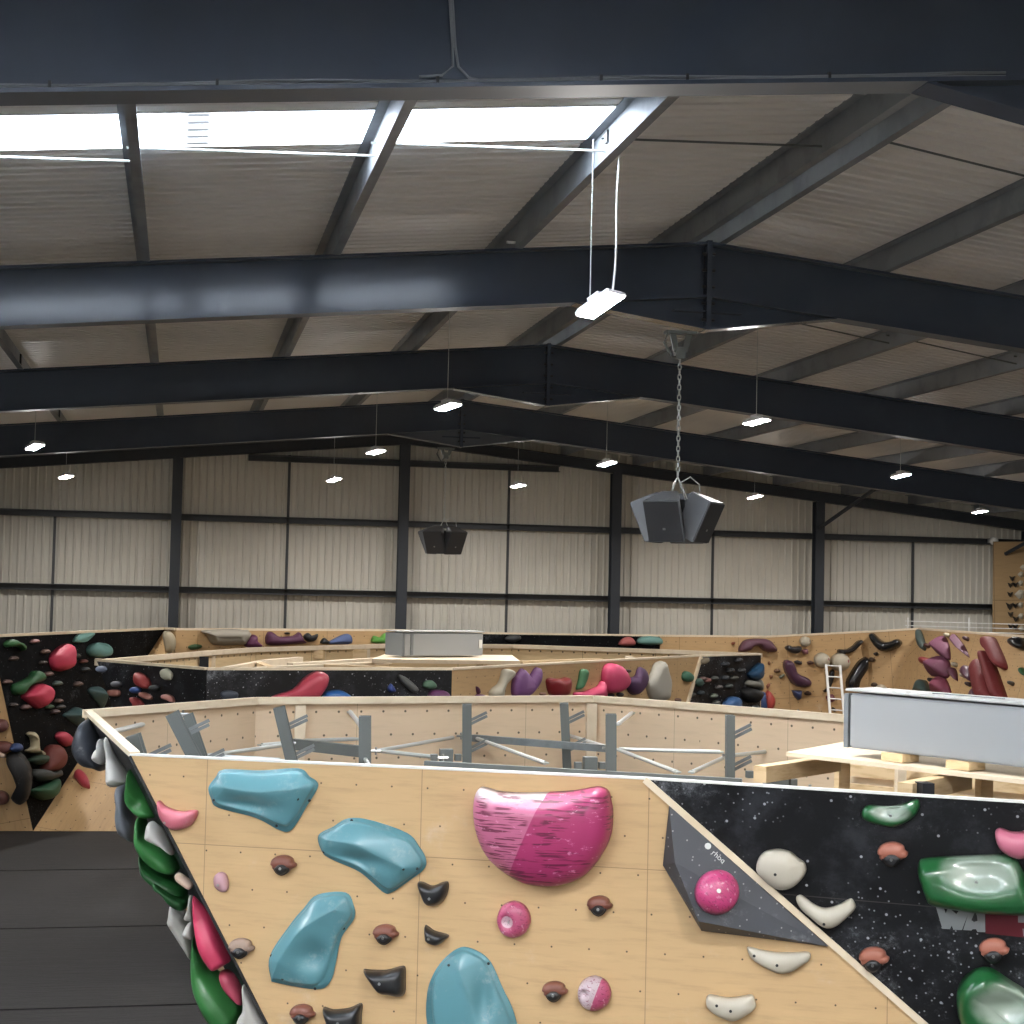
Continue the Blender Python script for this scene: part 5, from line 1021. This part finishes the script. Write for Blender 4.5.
E2(H8, [(962,140),(985,115),(1030,110),(1030,175),(990,172)], [(1000,142)], .2, (28, 28, 32), 'black hold at the top right edge of the photo', .3, g4)
E2(H8, [(718,440),(745,400),(760,440),(765,465),(725,460)], [(742,440)], .12, (96, 50, 74), 'small mauve chip left of the red fins, by the lid', .45, g4)
E2(H8, [(1012,290),(1030,285),(1035,330),(1018,320)], [(1022,305)], .1, (40, 96, 56), 'green sliver at the right edge of the photo', .45, g4)
E2(H8, [(430,235),(450,222),(470,232),(465,258),(440,265)], [(450,243)], .16, (150, 48, 50), 'small red knob left of the mauve rounded volume', .45, g4)
E2(H8, [(400,430),(425,360),(455,362),(480,430),(470,440),(410,435)], [(440,410)], .2, (68, 92, 88), 'grey green cone beside the rose volume', .45, g4)
for x_, y_, c_, lab in ((463,153,(84,44,40),'tiny maroon hold beside the slim green fin'), (692,112,(90,52,60),'tiny maroon hold at the top of the right wall'), (706,380,(64,46,46),'tiny dark hold left of the red pointed fin'), (484,356,(60,50,50),'tiny dark hold under the rounded mauve volume'), (958,375,(80,72,60),'thin dark chip right of the red fins'), (625,265,(196,188,168),'pale pebble right of the mauve volumes'), (675,330,(170,160,140),'faint pale pebble left of the dark mauve flake'), (580,92,(190,180,150),'pale sliver left of the mauve spike')):
    x0, y0 = KE2([(x_, y_)])[0]; far(H8, ell(x0, y0, 2, 2.3, 6), [(x0, y0, 1)], .1, fm(c_), lab, g4)
# ---- tall corner wall: small triangular training holds
dk_ = [(445,500),(430,555),(472,552),(427,635),(425,735),(470,730),(430,805),(475,845),(432,910),(472,912)]
pos = ['topmost', 'second row left', 'second row right', 'third row', 'fourth row, largest', 'fourth row right', 'fifth row', 'sixth row', 'lowest row left', 'lowest row right']
for (x_, y_), w_ in zip(dk_, pos):
    s_ = 26 if w_ != 'fourth row, largest' else 36
    blob('climbing_hold', T1, KR([(x_-s_, y_-s_*.9), (x_, y_-s_*.5), (x_+s_, y_-s_*.9), (x_+s_*.5, y_+s_*.4), (x_, y_+s_), (x_-s_*.5, y_+s_*.4)]), [(*KR([(x_, y_)])[0], 1)], .1, BLACKP, 'small black triangular hold on the tall corner wall, %s' % w_, group='small holds on the tall corner wall', prof='cone', sharp=True, rings=3)
lt_ = [(535,405),(515,465),(512,540),(505,635),(512,725),(515,820),(520,925)]
pos = ['topmost', 'second from the top', 'third from the top', 'large diamond', 'square, third from below', 'second from below', 'lowest']
for (x_, y_), w_ in zip(lt_, pos):
    s_ = 26 if 'diamond' not in w_ else 42
    blob('climbing_hold', T1, KR([(x_-s_, y_), (x_, y_-s_), (x_+s_, y_-s_*.8), (x_+s_*.8, y_+s_*.8), (x_, y_+s_)]), [(*KR([(x_, y_)])[0], 1)], .08, CREAM, 'cream angular hold on the tall corner wall, %s' % w_, group='small holds on the tall corner wall', prof='cone', sharp=True, rings=3)
# ---------------------------------------------------------------- camera, world, colour
cd = bpy.data.cameras.new('camera'); cam = bpy.data.objects.new('camera', cd); COL.objects.link(cam)
cd.sensor_fit = 'HORIZONTAL'; cd.sensor_width = 36; cd.lens = 36*FPX/1024; cd.clip_end = 200
cam.matrix_world = Matrix(((RR.x, UU.x, -F.x, CP.x), (RR.y, UU.y, -F.y, CP.y), (RR.z, UU.z, -F.z, CP.z), (0,0,0,1)))
SC.camera = cam
w = bpy.data.worlds.new('overcast_sky'); SC.world = w; w.use_nodes = True
w.node_tree.nodes['Background'].inputs[0].default_value = (.86, .93, 1, 1); w.node_tree.nodes['Background'].inputs[1].default_value = 22.
SC.view_settings.view_transform = 'Standard'; SC.view_settings.look = 'None'; SC.view_settings.exposure = .22; SC.view_settings.gamma = 1; SC.view_settings.use_curve_mapping = False
